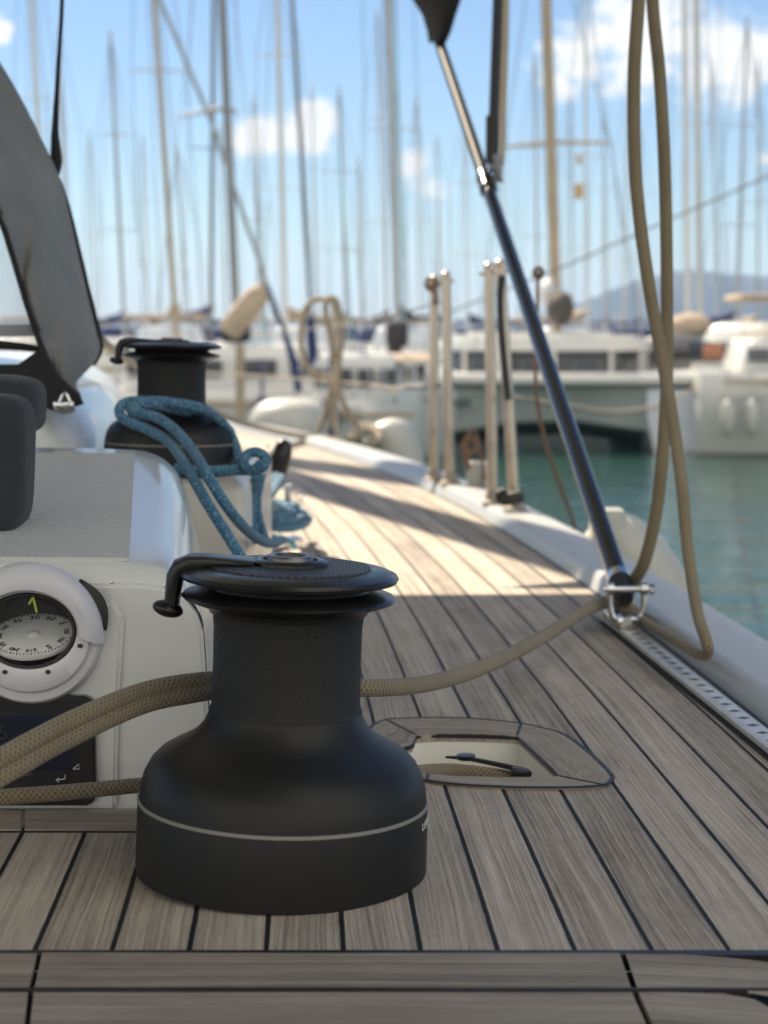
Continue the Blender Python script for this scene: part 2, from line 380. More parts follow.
# non skid pad and textured winch top
def dots_mat(name, col, period, dist, rough, coord='Object', col2=None):
    m = bpy.data.materials.new(name); m.use_nodes = True; t = m.node_tree; b = t.nodes['Principled BSDF']
    tcn = t.nodes.new('ShaderNodeTexCoord'); sp = t.nodes.new('ShaderNodeSeparateXYZ'); t.links.new(tcn.outputs[coord], sp.inputs[0])
    k = 2 * math.pi / period
    x = mth(t, 'MULTIPLY', sp.outputs[0], k); y = mth(t, 'MULTIPLY', sp.outputs[1], k * .6)
    h = mth(t, 'MULTIPLY', mth(t, 'SINE', x), mth(t, 'SINE', y))
    bp = t.nodes.new('ShaderNodeBump'); bp.inputs['Strength'].default_value = 1; bp.inputs['Distance'].default_value = dist
    t.links.new(h, bp.inputs['Height']); t.links.new(bp.outputs[0], b.inputs['Normal'])
    mx = t.nodes.new('ShaderNodeMix'); mx.data_type = 'RGBA'; t.links.new(mth(t, 'MULTIPLY_ADD', h, .5, .5), mx.inputs['Factor'])
    mx.inputs['A'].default_value = (*(col2 or col), 1); mx.inputs['B'].default_value = (*col, 1); t.links.new(mx.outputs['Result'], b.inputs['Base Color'])
    b.inputs['Roughness'].default_value = rough; return m
NSK = dots_mat('nonskid', (.66, .66, .64), .0056, .0009, .6, col2=(.50, .50, .49))
WTOP = dots_mat('winch_grip', (.03, .03, .033), .0055, .0008, .45, col2=(.008, .008, .009))

# ------------------------------------------------------------------ water and hills
WZ = -2.0
m = bpy.data.materials.new('harbour_water'); m.use_nodes = True; t = m.node_tree; b = t.nodes['Principled BSDF']
b.inputs['Base Color'].default_value = (.008, .046, .038, 1); b.inputs['Roughness'].default_value = .07; b.inputs['IOR'].default_value = 1.33
tcn = t.nodes.new('ShaderNodeTexCoord')
def wv(scale, det, sc):
    mp = t.nodes.new('ShaderNodeMapping'); mp.inputs['Scale'].default_value = sc; t.links.new(tcn.outputs['Object'], mp.inputs['Vector'])
    z = t.nodes.new('ShaderNodeTexNoise'); z.inputs['Scale'].default_value = scale; z.inputs['Detail'].default_value = det; z.inputs['Roughness'].default_value = .5; z.inputs['Distortion'].default_value = .4
    t.links.new(mp.outputs[0], z.inputs['Vector']); return z.outputs[0]
hs = mth(t, 'ADD', mth(t, 'MULTIPLY', wv(1.1, 3, (.55, 1.2, 1)), 1.0), mth(t, 'MULTIPLY', wv(4.5, 3, (.6, 1.2, 1)), .28))
bp = t.nodes.new('ShaderNodeBump'); bp.inputs['Strength'].default_value = 1; bp.inputs['Distance'].default_value = .10
t.links.new(hs, bp.inputs['Height']); t.links.new(bp.outputs[0], b.inputs['Normal'])
bm = B(); vs = [bm.verts.new(p) for p in ((-4000, -600, WZ), (4000, -600, WZ), (4000, 6000, WZ), (-4000, 6000, WZ))]; bm.faces.new(vs)
obj('water', bm, m, kind='structure')

HILL = mat('hill_scrub', (.02, .04, .06), .95, var=(.01, .3))
def ridge(name, prof, Y, depth, noise=.03):
    bm = B(); secs = []
    pts = []
    for i in range(len(prof) - 1):
        (x0, y0), (x1, y1) = prof[i], prof[i + 1]
        for k in range(8): pts.append((x0 + (x1 - x0) * k / 8, y0 + (y1 - y0) * k / 8))
    pts.append(prof[-1])
    for f_, hh in ((-.6, -.02), (-.45, .3), (-.25, .62), (0, 1), (.3, .7), (.7, .25), (1, -.02)):
        row = []
        for j, (px, py) in enumerate(pts):
            q = at(px, py, Y); z = (q.z - WZ)
            row.append(Vector((q.x * (1 + 0.00 * f_), Y + depth * f_, WZ + z * hh * (1 + random.uniform(-noise, noise)))))
        secs.append(row)
    loft(bm, secs); return obj(name, bm, HILL, kind='structure')
ridge('hills', [(-900, 322), (-500, 300), (-200, 310), (60, 322), (180, 325), (300, 323), (420, 322), (480, 324), (540, 326), (600, 325), (900, 325)], 3600, 500)
ridge('mountain', [(400, 332), (480, 325), (535, 317), (565, 308), (595, 297), (622, 286), (648, 276), (690, 269), (730, 274), (770, 276), (830, 282), (900, 270), (1000, 290), (1200, 300), (1500, 325)], 2600, 500)
hz = bpy.data.materials.new('haze_air'); hz.use_nodes = True; hz.node_tree.nodes.clear()
ho = hz.node_tree.nodes.new('ShaderNodeOutputMaterial'); pv = hz.node_tree.nodes.new('ShaderNodeVolumePrincipled')
pv.inputs['Color'].default_value = (.42, .62, 1, 1); pv.inputs['Density'].default_value = .00015; pv.inputs['Anisotropy'].default_value = .2
hz.node_tree.links.new(pv.outputs[0], ho.inputs['Volume'])
bm = B(); box(bm, (0, 1900, 70), (8600, 7400, 150)); obj('haze', bm, hz, kind='stuff')

# ------------------------------------------------------------------ teak side deck
EK = [(-2, .505), (0, .468), (1.1, .425), (1.6, .401), (2, .378), (2.5, .343), (3, .301), (3.5, .249), (4, .185), (4.5, .109), (5, .018), (5.5, -.089), (6, -.214), (6.6, -.389), (7.3, -.632), (8.2, -1.013), (9.2, -1.538), (10.0, -2.05)]
def E_(Y):
    if Y <= EK[0][0]: return EK[0][1]
    for i in range(len(EK) - 1):
        if EK[i][0] <= Y <= EK[i + 1][0]:
            y0, x0 = EK[i]; y1, x1 = EK[i + 1]
            ya, xa = EK[max(i - 1, 0)]; yb, xb = EK[min(i + 2, len(EK) - 1)]
            h = y1 - y0; t_ = (Y - y0) / h
            m0 = (x1 - xa) / (y1 - ya) * h; m1 = (xb - x0) / (yb - y0) * h
            return (2 * t_ ** 3 - 3 * t_ ** 2 + 1) * x0 + (t_ ** 3 - 2 * t_ ** 2 + t_) * m0 + (-2 * t_ ** 3 + 3 * t_ ** 2) * x1 + (t_ ** 3 - t_ ** 2) * m1
    return EK[-1][1]
def inpoly(x, y, P):
    c = False; n = len(P)
    for i in range(n):
        x0, y0 = P[i]; x1, y1 = P[i - 1]
        if (y0 > y) != (y1 > y) and x < (x1 - x0) * (y - y0) / (y1 - y0) + x0: c = not c
    return c
def px2(lst): return [tuple(onz(a, b_)[:2]) for a, b_ in lst]
OUT = px2([(366, 734), (374, 727), (386, 722), (402, 720.8), (441, 720), (480, 721.5), (521, 726), (545, 731), (566, 738), (591, 757), (611, 777), (610, 784), (602, 788), (569, 790), (530, 790), (496, 789), (460, 787), (427, 783), (385, 775), (366, 765), (352, 752), (353, 742)])
INN = px2([(394, 757), (400, 751), (412, 747), (416, 738), (440, 736.5), (460, 736.7), (480, 737), (505, 738), (518, 739), (524, 744), (540, 759), (553, 771), (560, 779), (552, 779.5), (530, 780), (500, 780), (460, 779), (428, 777), (405, 773), (392, 768), (390, 764), (391, 760)])
MID = [((a[0] + c[0]) / 2, (a[1] + c[1]) / 2) for a, c in zip(OUT, INN)]
bm = B(); uvl = bm.loops.layers.uv.verify()
Ys = [1.1285]
while Ys[-1] < 2.0: Ys.append(Ys[-1] + .01)
while Ys[-1] < 9.9: Ys.append(Ys[-1] + .06)
Us = [i * .01 for i in range(0, 131)]
V = {}
def dv(i, j):
    if (i, j) not in V: V[(i, j)] = bm.verts.new((E_(Ys[j]) - Us[i], Ys[j], 0))
    return V[(i, j)]
for j in range(len(Ys) - 1):
    for i in range(len(Us) - 1):
        cy = (Ys[j] + Ys[j + 1]) / 2; cx = E_(cy) - (Us[i] + Us[i + 1]) / 2
        if inpoly(cx, cy, MID): continue
        f = bm.faces.new((dv(i, j), dv(i, j + 1), dv(i + 1, j + 1), dv(i + 1, j)))
        for lp, (a, c) in zip(f.loops, ((i, j), (i, j + 1), (i + 1, j + 1), (i + 1, j))): lp[uvl].uv = (Us[a], Ys[c])
bmesh.ops.recalc_face_normals(bm, faces=bm.faces)
if sum(f.normal.z for f in bm.faces) < 0: bmesh.ops.reverse_faces(bm, faces=bm.faces)
deck = obj('deck', bm, TEAK, kind='structure', recalc=False)

def board(bm, poly, z, th=.003, ux=None, bev=.0008):
    """flat board with UVs in metres; ux = direction of the grain"""
    b = bmesh.new(); n = len(poly)
    hi = [b.verts.new((x, y, z)) for x, y in poly]; lo = [b.verts.new((x, y, z - th)) for x, y in poly]
    b.faces.new(hi)
    for i in range(n): b.faces.new((lo[i], lo[(i + 1) % n], hi[(i + 1) % n], hi[i]))
    bmesh.ops.recalc_face_normals(b, faces=b.faces)
    uvl = b.loops.layers.uv.verify(); g = Vector(ux or (0, 1, 0)).normalized(); s = Vector((-g.y, g.x, 0)); o_ = random.uniform(0, 9)
    for f in b.faces:
        for lp in f.loops: lp[uvl].uv = (lp.vert.co.dot(s) + o_, lp.vert.co.dot(g) + o_)
    merge(bm, b)
# transverse margin boards aft of the planks and along the bulkhead
bm = B()
Xj0 = onz(42, 957).x; Xj1 = onz(620, 958).x
board(bm, [(-1.1, 1.121), (Xj0 - .0035, 1.121), (Xj0 + .0035, 1.058), (-1.1, 1.058)], .002, .006, (1, 0, 0))
board(bm, [(Xj0, 1.121), (Xj1, 1.120), (Xj1 - .001, 1.058), (Xj0 + .007, 1.058)], .0025, .006, (1, 0, 0))
curve = [(Xj1 + .004, 1.120), (.19, 1.119), (.22, 1.113), (.25, 1.102), (.275, 1.088), (.30, 1.06), (.32, 1.0), (.33, .9)]
curvi = [(.275, .9), (.27, .98), (.255, 1.02), (.24, 1.046), (.22, 1.055), (Xj1 + .003, 1.058)]
board(bm, curve + curvi, .002, .0012, (1, -.15, 0))
board(bm, [(-1.1, 1.0562), (Xj0 + .0035, 1.0562), (Xj0 + .035, .85), (-1.1, .85)], .0012, .006, (1, 0, 0))
board(bm, [(Xj0 + .007, 1.0562), (Xj1 - .001, 1.0562), (Xj1 + .004, .85), (Xj0 + .0385, .85)], .0012, .006, (1, 0, 0))
board(bm, [(Xj1 + .003, 1.0562), (.205, 1.053), (.222, 1.043), (.232, 1.022), (.236, .99), (.238, .85), (Xj1 + .008, .85)], .0012, .006, (1, -.2, 0))
board(bm, [(-.3, 1.4705), (-.145, 1.4705), (-.15, 1.409), (-.288, 1.409)], .0022, .004, (1, 0, 0))
board(bm, [(-1.1, 1.4705), (-.3035, 1.4705), (-.2915, 1.409), (-1.1, 1.409)], .0022, .004, (1, 0, 0))
obj('teak_margin', bm, TEAKB, deck)
bm = B()
box(bm, (-.35, 1.1245, -.004), (1.5, .0095, .0105)); box(bm, (-.405, 1.0565, .0008), (1.29, .0032, .0044)); box(bm, (-.65, 1.4075, -.001), (1.0, .003, .004))  # second strip draws the step edge's seam and thin shadow in black
box(bm, (-.2, .96, -.014), (2.0, .33, .004)); obj('caulk_line', bm, CAULK, deck)
# teak ring round the rope pocket + pocket
bm = B(); n = len(OUT); uvl = bm.loops.layers.uv.verify(); acc_ = 0
joints = [8, 10, 17, 4]
for i in range(n):
    a, b2 = OUT[i], OUT[(i + 1) % n]; c, d = INN[i], INN[(i + 1) % n]
    L_ = math.dist(a, b2); wdt = math.dist(a, c)
    z = .0028
    f = bm.faces.new([bm.verts.new((*p, z)) for p in (a, b2, d, c)])
    for lp, uv in zip(f.loops, ((0, acc_), (0, acc_ + L_), (wdt, acc_ + L_), (wdt, acc_))): lp[uvl].uv = uv
    f = bm.faces.new([bm.verts.new(p) for p in ((*c, z), (*d, z), (*d, -.005), (*c, -.005))])
    for lp in f.loops: lp[uvl].uv = (lp.vert.co.x, lp.vert.co.z)
    f = bm.faces.new([bm.verts.new(p) for p in ((*a, z), (*b2, z), (*b2, -.003), (*a, -.003))])
    acc_ += L_
bmesh.ops.remove_doubles(bm, verts=bm.verts, dist=1e-5)
obj('pocket_rim', bm, TEAKR, deck)
bm = B()
oc = [Vector((*p, .0026)) for p in OUT]; tube(bm, oc, .0024, 6, 3, closed=True, flat=.35)
tube(bm, [Vector((*p, .0005)) for p in INN], .0022, 6, 3, closed=True)
for (a, c) in (((521, 727), (517, 738)), ((386, 722), (415, 737)), ((560, 779), (604, 788)), ((427, 783), (428, 777))):
    tube(bm, [onz(*a) + Vector((0, 0, .003)), onz(*c) + Vector((0, 0, .003))], .0016, 6, 0, flat=.4)
obj('caulk_line', bm, CAULK, deck)
bm = B(); cen = Vector((.075, 1.66, 0)); 
rows = [[Vector((*p, z)) * 1 for p in INN] for z in (-.004, -.03, -.036)]
rows[0] = [Vector((cen.x + (p[0] - cen.x) * 1.01, cen.y + (p[1] - cen.y) * 1.01, -.004)) for p in INN]
rows[2] = [Vector((cen.x + (p[0] - cen.x) * .93, cen.y + (p[1] - cen.y) * .93, -.036)) for p in INN]
loft(bm, rows, closed=True); bm.verts.ensure_lookup_table(); nn = len(INN); bm.faces.new(bm.verts[2 * nn:3 * nn]); obj('pocket_liner', bm, CREAM, deck)
bm = B(); lathe(bm, [(0, -.0345), (.0055, -.0345), (.006, -.0352), (.006, -.036)], 20, Matrix.Translation((.125, 1.64, 0)), cap=False); obj('drain', bm, STEEL, deck)

# gunwale, hull side
ys = [-2 + .25 * i for i in range(49)]; ys = [y for y in ys if y < 10]
def nrm_(Y):
    d = (E_(Y + .05) - E_(Y - .05)) / .1; l = math.hypot(1, d); return Vector((1 / l, -d / l, 0))
def gsec(Y, prof): 
    p = Vector((E_(Y), Y, 0)); n_ = nrm_(Y)
    return [p + n_ * a + Vector((0, 0, z)) for a, z in prof]
yy = [-2, -1, 0, .5] + [.8 + .12 * i for i in range(76)]
bm = B(); loft(bm, [gsec(Y, [(-.004, -.004), (.001, .006), (.005, .016), (.009, .023), (.014, .0272), (.021, .028)]) for Y in yy]); 
obj('gunwale_cove', bm, GELD, kind='structure')
bm = B(); loft(bm, [gsec(Y, [(.021, .028), (.03, .029), (.06, .0295), (.088, .028), (.096, .025), (.101, .018), (.103, .006), (.14, -.12), (.145, -.17), (.12, -.6), (.02, -1.3), (-.2, -2.2)]) for Y in yy])
obj('gunwale', bm, mat('gunwale_gelcoat', (.42, .42, .41), .42, var=(6, .06), bump=(40, .1, .001)), kind='structure')
bm = B(); loft(bm, [gsec(Y, [(-.03, -.001), (-.0035, .0015)]) for Y in yy])
# dark caulk line where planks meet the cove
bm.free(); bm = B(); tube(bm, [Vector((E_(Y) - .003, Y, .001)) for Y in yy[3:]], .0028, 6, 2, flat=.4); obj('caulk_line', bm, CAULK, deck)
# cockpit sole below, so that the boat is closed behind the camera
bm = B(); box(bm, (-1.3, -.6, -.42), (3.4, 3.0, .04)); box(bm, (.36, -.5, -.2), (.24, 2.8, .39)); obj('cockpit_sole', bm, TEAKB, kind='structure')

# ------------------------------------------------------------------ coaming moulding with bulkhead
co = thing('cockpit_coaming', 'glossy white moulded cockpit coaming beside the teak side deck, holding compass and plotter', 'coaming', (-.45, 1.475, 0))
def csec(Y, topz, xs, xb, rad, zlow=0):
    """row of points from far left along the top, round the shoulder, down to the deck"""
    P = [Vector((-1.4, Y, topz + .015)), Vector((-.8, Y, topz + .008)), Vector((xs - rad * 1.7, Y, topz + .002))]
    for k in range(9):
        a = math.pi / 2 * k / 8
        P.append(Vector((xs - rad + rad * math.sin(a), Y, topz - rad + rad * math.cos(a))))
    P.append(Vector(((xs + xb) / 2, Y, (topz - rad) * .5))); P.append(Vector((xb, Y, zlow))); return P
bm = B()
secs = [csec(1.487, .188, -.150, -.142, .040), csec(1.492, .1975, -.153, -.142, .042), csec(1.51, .2035, -.157, -.143, .045), csec(1.6, .213, -.168, -.145, .05), csec(1.8, .240, -.190, -.15, .055), csec(1.95, .262, -.212, -.156, .058), csec(2.0, .267, -.220, -.16, .058), csec(2.02, .262, -.226, -.165, .058), csec(2.03, .2, -.23, -.17, .055), csec(2.035, .12, -.23, -.17, .05), csec(2.04, .0, -.22, -.17, .0)]
loft(bm, secs)
obj('coaming_shell', bm, GEL, co, ang=60)
# front bulkhead: outer frame and the recessed instrument panel
YB = 1.475
def rr_poly(x0, z0, x1, z1, r, n=6):
    P = []
    for cx, cz, a0 in ((x1 - r, z0 + r, -90), (x1 - r, z1 - r, 0), (x0 + r, z1 - r, 90), (x0 + r, z0 + r, 180)):
        for k in range(n + 1):
            a = R(a0 + 90 * k / n); P.append((cx + r * math.cos(a), cz + r * math.sin(a)))
    return P
MX = Matrix(((1, 0, 0, 0), (0, 0, 1, 0), (0, 1, 0, 0), (0, 0, 0, 1)))     # (x,y,z) -> (x, z, y): polygon in x,z ; depth along Y
bm = B()
front = [(-1.4, -.01), (-.143, -.01), (-.148, .10), (-.151, .15), (-.156, .165), (-.166, .178), (-.185, .188), (-.2, .19), (-1.4, .205)]
prism(bm, front, 1.478, 1.50, MX, bev=.003)
bhd = obj('bulkhead', bm, GEL, co)
bm = B(); xp = at(110, 700, YB).x
prism(bm, [(-1.3, .002), (xp + .004, .002), (xp + .008, .10), (xp + .013, .163), (xp + .006, .176), (-1.3, .186)], 1.4705, 1.479, MX, bev=.003); ipn = obj('instrument_panel', bm, GEL, co)
# non-skid inset on the sloping top
bm = B(); uvl = bm.loops.layers.uv.verify(); rows = []
def topz(Y): 
    pts = [(1.51, .2035), (1.6, .213), (1.8, .240), (1.95, .262)]
    for (a, za), (b_, zb) in zip(pts, pts[1:]):
        if Y <= b_: return za + (zb - za) * (Y - a) / (b_ - a)
    return pts[-1][1]
for Y in (1.512, 1.56, 1.6, 1.7, 1.8, 1.9, 1.955):
    xr = {0: 0}.get(0, 0); xe = -.217 - (Y - 1.52) * .125
    rows.append([Vector((x, Y, topz(Y) + .0045 + (.0 if x > -.8 else .008 * ((-.8 - x) / .6)) + (.006 if x < -.79 else .004 * max(0, (xe - x)) / (.8 + xe)))) for x in (-1.3, -.8, -.5, xe - .01, xe)])
loft(bm, rows); bmesh.ops.recalc_face_normals(bm, faces=bm.faces); solid(bm, .003); obj('nonskid_pad', bm, NSK, co)
bm = B(); box(bm, at(112, 582, 1.468), (.003, .003, .003), bev=.001); obj('screw', bm, STEEL, co)

# pedestal for the far winch and coachroof behind
pe = thing('winch_pedestal', 'cream white moulded pedestal under the far winch with the blue rope', 'pedestal', (-.4, 2.3, 0))
bm = B(); box(bm, (-.378, 2.50, .105), (.41, .54, .214), bev=.012, seg=3); obj('pedestal_shell', bm, mat('gelcoat_cream', (.62, .59, .53), .35, coat=.3), pe)
cr = thing('coachroof', 'low white coachroof side moulding running forward behind the sprayhood', 'coachroof', (-1.2, 3, 0))
bm = B(); rows = []
for Y, k in ((2.16, .0), (2.18, .5), (2.25, .9), (2.5, 1), (3, 1), (3.6, 1), (4.4, .98), (5.4, .93), (6.6, .8), (7.6, .45), (8.0, 0)):
    e = min(-.40, E_(Y) - .74) - .05 * (1 - k) - max(0, Y - 3.2) * .04; h = .362 * k if k else .001
    rows.append([Vector((e + .05, Y, 0)), Vector((e + .035, Y, h * .45)), Vector((e + .01, Y, h * .72)), Vector((e - .03, Y, h * .86)), Vector((e - .09, Y, h * .94)), Vector((e - .2, Y, h * .985)), Vector((e - .8, Y, h * 1.1)), Vector((-3, Y, h * 1.1))])
loft(bm, rows); obj('roof_shell', bm, GEL, cr, ang=60)

# ------------------------------------------------------------------ compass
cp = thing('bulkhead_compass', 'round white steering compass with black dome set in the coaming bulkhead', 'compass', at(34, 700, 1.47))
CC = at(32, 634, 1.468)                                 # centre on the panel
MC = Matrix.Translation(CC) @ Euler((R(90), 0, 0)).to_matrix().to_4x4()     # local z points to the camera (-Y)
k_ = YB / F
def cut(o_, cbm):
    me = bpy.data.meshes.new('cutter'); bmesh.ops.recalc_face_normals(cbm, faces=cbm.faces); cbm.to_mesh(me); cbm.free(); c_ = bpy.data.objects.new('cutter', me); COL.objects.link(c_)
    md = o_.modifiers.new('b', 'BOOLEAN'); md.operation = 'DIFFERENCE'; md.object = c_; md.solver = 'EXACT'
    bpy.context.view_layer.update(); nm_ = bpy.data.meshes.new_from_object(o_.evaluated_get(bpy.context.evaluated_depsgraph_get()))
    o_.modifiers.clear(); o_.data = nm_; bpy.data.objects.remove(c_)
ME = MC @ Matrix.Translation((0, 6.5 * k_, 0)) @ Matrix.Diagonal((1, .79, 1, 1))          # the elliptical window of the dome
for o_ in (bhd, ipn):
    cb_ = B(); lathe(cb_, [(0, -.06), (48 * k_, -.06), (48 * k_, .05), (0, .05)], 64, ME, cap=False); cut(o_, cb_)
Rb = 70 * k_
def mixring(t_, z, n_=96):
    row = []
    for k in range(n_):
        a = 2 * math.pi * k / n_; po_ = Vector((Rb * math.cos(a), Rb * math.sin(a), z)); pi_ = Vector((48 * k_ * math.cos(a), 48 * k_ * .79 * math.sin(a) + 6.5 * k_, z))
        row.append(MC @ po_.lerp(pi_, t_))
    return row
bm = B(); loft(bm, [mixring(-.01, 0), mixring(-.01, .004), mixring(.03, .009), mixring(.10, .0115), (mixring(.32, .0125)), mixring(.36, .0155), mixring(.42, .017), mixring(.85, .018), mixring(.97, .017), mixring(1, .014), mixring(1.01, .004), mixring(1.01, .0)], closed=True)
obj('bezel', bm, mat('compass_white', (.66, .66, .70), .35, coat=.2), cp)
bm = B(); lathe(bm, [(48.2 * k_, .0155), (47 * k_, .0176), (44.5 * k_, .0172), (43.5 * k_, .013)], 96, ME, cap=False); obj('dome_seal', bm, RUB, cp)
bm = B(); lathe(bm, [(47.8 * k_, .004), (47 * k_, -.02), (38 * k_, -.045), (0, -.052)], 64, ME, cap=False); obj('bowl', bm, mat('bowl_black', (.004, .004, .005), .6, spec=.2), cp)
# hood: a white crescent visor over the upper half
bm = B(); rows = []
for i in range(33):
    a = R(-6 + 192 * i / 32); ro = Rb + .003; ri = 0; wi = MC.inverted() @ (ME @ Vector((49 * k_ * math.cos(a), 49 * k_ * math.sin(a), 0)))
    row = []
    ov = Vector((ro * math.cos(a), ro * math.sin(a), 0))
    for tt_, zz in ((0, .0175), (.12, .0225), (.5, .0235), (.8, .020), (.98, .012), (1, .002)):
        pp_ = wi.lerp(ov, tt_); row.append(MC @ Vector((pp_.x, pp_.y, zz)))
    rows.append(row)
loft(bm, rows); bmesh.ops.recalc_face_normals(bm, faces=bm.faces); solid(bm, .002); obj('hood', bm, mat('compass_white2', (.60, .60, .64), .4), cp)
bm = B(); rows = []
for i in range(20):
    a = R(4 + 44 * i / 19); wdt = .007 * math.sin(math.pi * i / 19) + .0003
    rows.append([MC @ Vector(((Rb + .003) * math.cos(a), (Rb + .003) * math.sin(a), .006)), MC @ Vector(((Rb + .003 + wdt) * math.cos(a), (Rb + .003 + wdt) * math.sin(a), .004))])
loft(bm, rows); solid(bm, .002); obj('visor_gap', bm, RUB, cp)
# card, tilted towards the sky
CT = at(33, 634, 1.477); tilt = R(20)
MK = Matrix.Translation(CT) @ Euler((tilt, 0, R(-3))).to_matrix().to_4x4()
rc = 43 * k_
bm = B(); lathe(bm, [(0, 0), (rc, 0), (rc, -.003), (rc * .95, -.006), (0, -.006)], 72, MK, cap=False)
card = obj('compass_card', bm, mat('card_white', (.82, .84, .82), .4, var=(60, .08)), cp)
bm = B()
for i in range(72):
    a = R(i * 5); ln_ = .0024 if i % 2 == 0 else .0014
    b = bmesh.new(); bmesh.ops.create_cube(b, size=1)
    merge(bm, b, MK @ Matrix.Rotation(a, 4, 'Z') @ Matrix.Translation((0, rc - .0006 - ln_ / 2, .0003)) @ Matrix.Diagonal((.0008, ln_, .0004, 1)))
for i, s in enumerate(['30', '60', 'E', '120', '150', 'S', '210', '240', 'W', '300', '330', 'N']):
    a = R(10 - 30 * i); text_bm(bm, s, .0088 if len(s) < 3 else .0062, MK @ Matrix.Rotation(a, 4, 'Z') @ Matrix.Translation((0, rc - .0078, .0004)) , .0002)
obj('card_markings', bm, mat('mark_black', (.01, .01, .012), .5), card)
bm = B(); lathe(bm, [(0, .002), (.002, .0018), (.005, .0006), (.006, 0)], 32, MK, cap=False); obj('card_hub', bm, mat('hub_clear', (.75, .76, .74), .15), card)
bm = B(); g1 = at(33, 597, 1.458)
tube(bm, [g1 + Vector((-.0035, 0, -.006)), g1], .0009, 6, 0); tube(bm, [g1, g1 + Vector((.0028, 0, -.0125))], .0010, 6, 0)
obj('lubber_mark', bm, mat('lubber_yellow', (.55, .6, .06), .5), cp)
for px, py in ((80, 646), (48, 672), (5, 672), (26, 689)):
    bm = B(); q = at(px, py, 1.4502 if py < 680 else 1.4562); lathe(bm, [(0, .0012), (.0017, .0012), (.0024, 0), (.0024, -.002)], 16, Matrix.Translation(q) @ Euler((R(90), 0, 0)).to_matrix().to_4x4() @ Matrix.Diagonal((1, .8, 1, 1)), cap=False); obj('screw', bm, mat('screw_dark', (.05, .05, .06), .4, metal=.7), cp)
bm = B(); lathe(bm, [(46 * k_, .0), (43 * k_, .010), (36 * k_, .017), (25 * k_, .0225), (12 * k_, .0255), (0, .0265)], 64, ME @ Matrix.Translation((0, 0, .010)), cap=False)
gm = bpy.data.materials.new('dome_glass'); gm.use_nodes = True; gb = gm.node_tree.nodes['Principled BSDF']; gb.inputs['Base Color'].default_value = (.9, .93, .95, 1); gb.inputs['Roughness'].default_value = .02; gb.inputs['Alpha'].default_value = .03; gb.inputs['Specular IOR Level'].default_value = .12
obj('dome', bm, gm, cp)

# ------------------------------------------------------------------ chart plotter
pl = thing('chart_plotter', 'black instrument display with dark screen set below the compass', 'display', at(30, 806, 1.468))
p0 = at(96, 806, 1.462); p1 = at(96, 696, 1.462)
bm = B(); prism(bm, rr_poly(p0.x - .19, p0.z, p0.x, p1.z, .010), 1.462, 1.4712, MX, bev=.0015); obj('housing', bm, mat('plotter_black', (.010, .011, .014), .25, coat=.3), pl)
s0 = at(72, 770, 1.461); s1 = at(72, 716, 1.461)
bm = B(); prism(bm, rr_poly(s0.x - .15, s0.z, s0.x, s1.z, .001), 1.4608, 1.4622, MX); scr = obj('screen', bm, mat('plotter_screen', (.006, .010, .028), .22), pl)
bm = B(); Mt = lambda px, py: Matrix.Translation(at(px, py, 1.4604)) @ Euler((R(90), 0, 0)).to_matrix().to_4x4()
text_bm(bm, '6', .019, Mt(2, 733), .0003); obj('digit', bm, CAULK, scr)
bm = B(); 
def ln2(pts, w_=.00045): tube(bm, [at(a, c, 1.4608) for a, c in pts], w_, 6, 0)
ln2([(73, 769), (79, 769), (79, 764), (73, 769)]); ln2([(56, 780), (65, 779), (65, 775)]); ln2([(59, 778), (56, 780), (59, 782)]); 
obj('key_symbol', bm, mat('print_white', (.6, .6, .6), .5), pl)
bm = B(); ln2([(22, 776), (32, 774)], .0007); ln2([(22, 773), (32, 771)], .0004); ln2([(12, 777), (18, 776)], .0006); obj('key_print', bm, mat('print_grey', (.08, .085, .09), .5), pl)

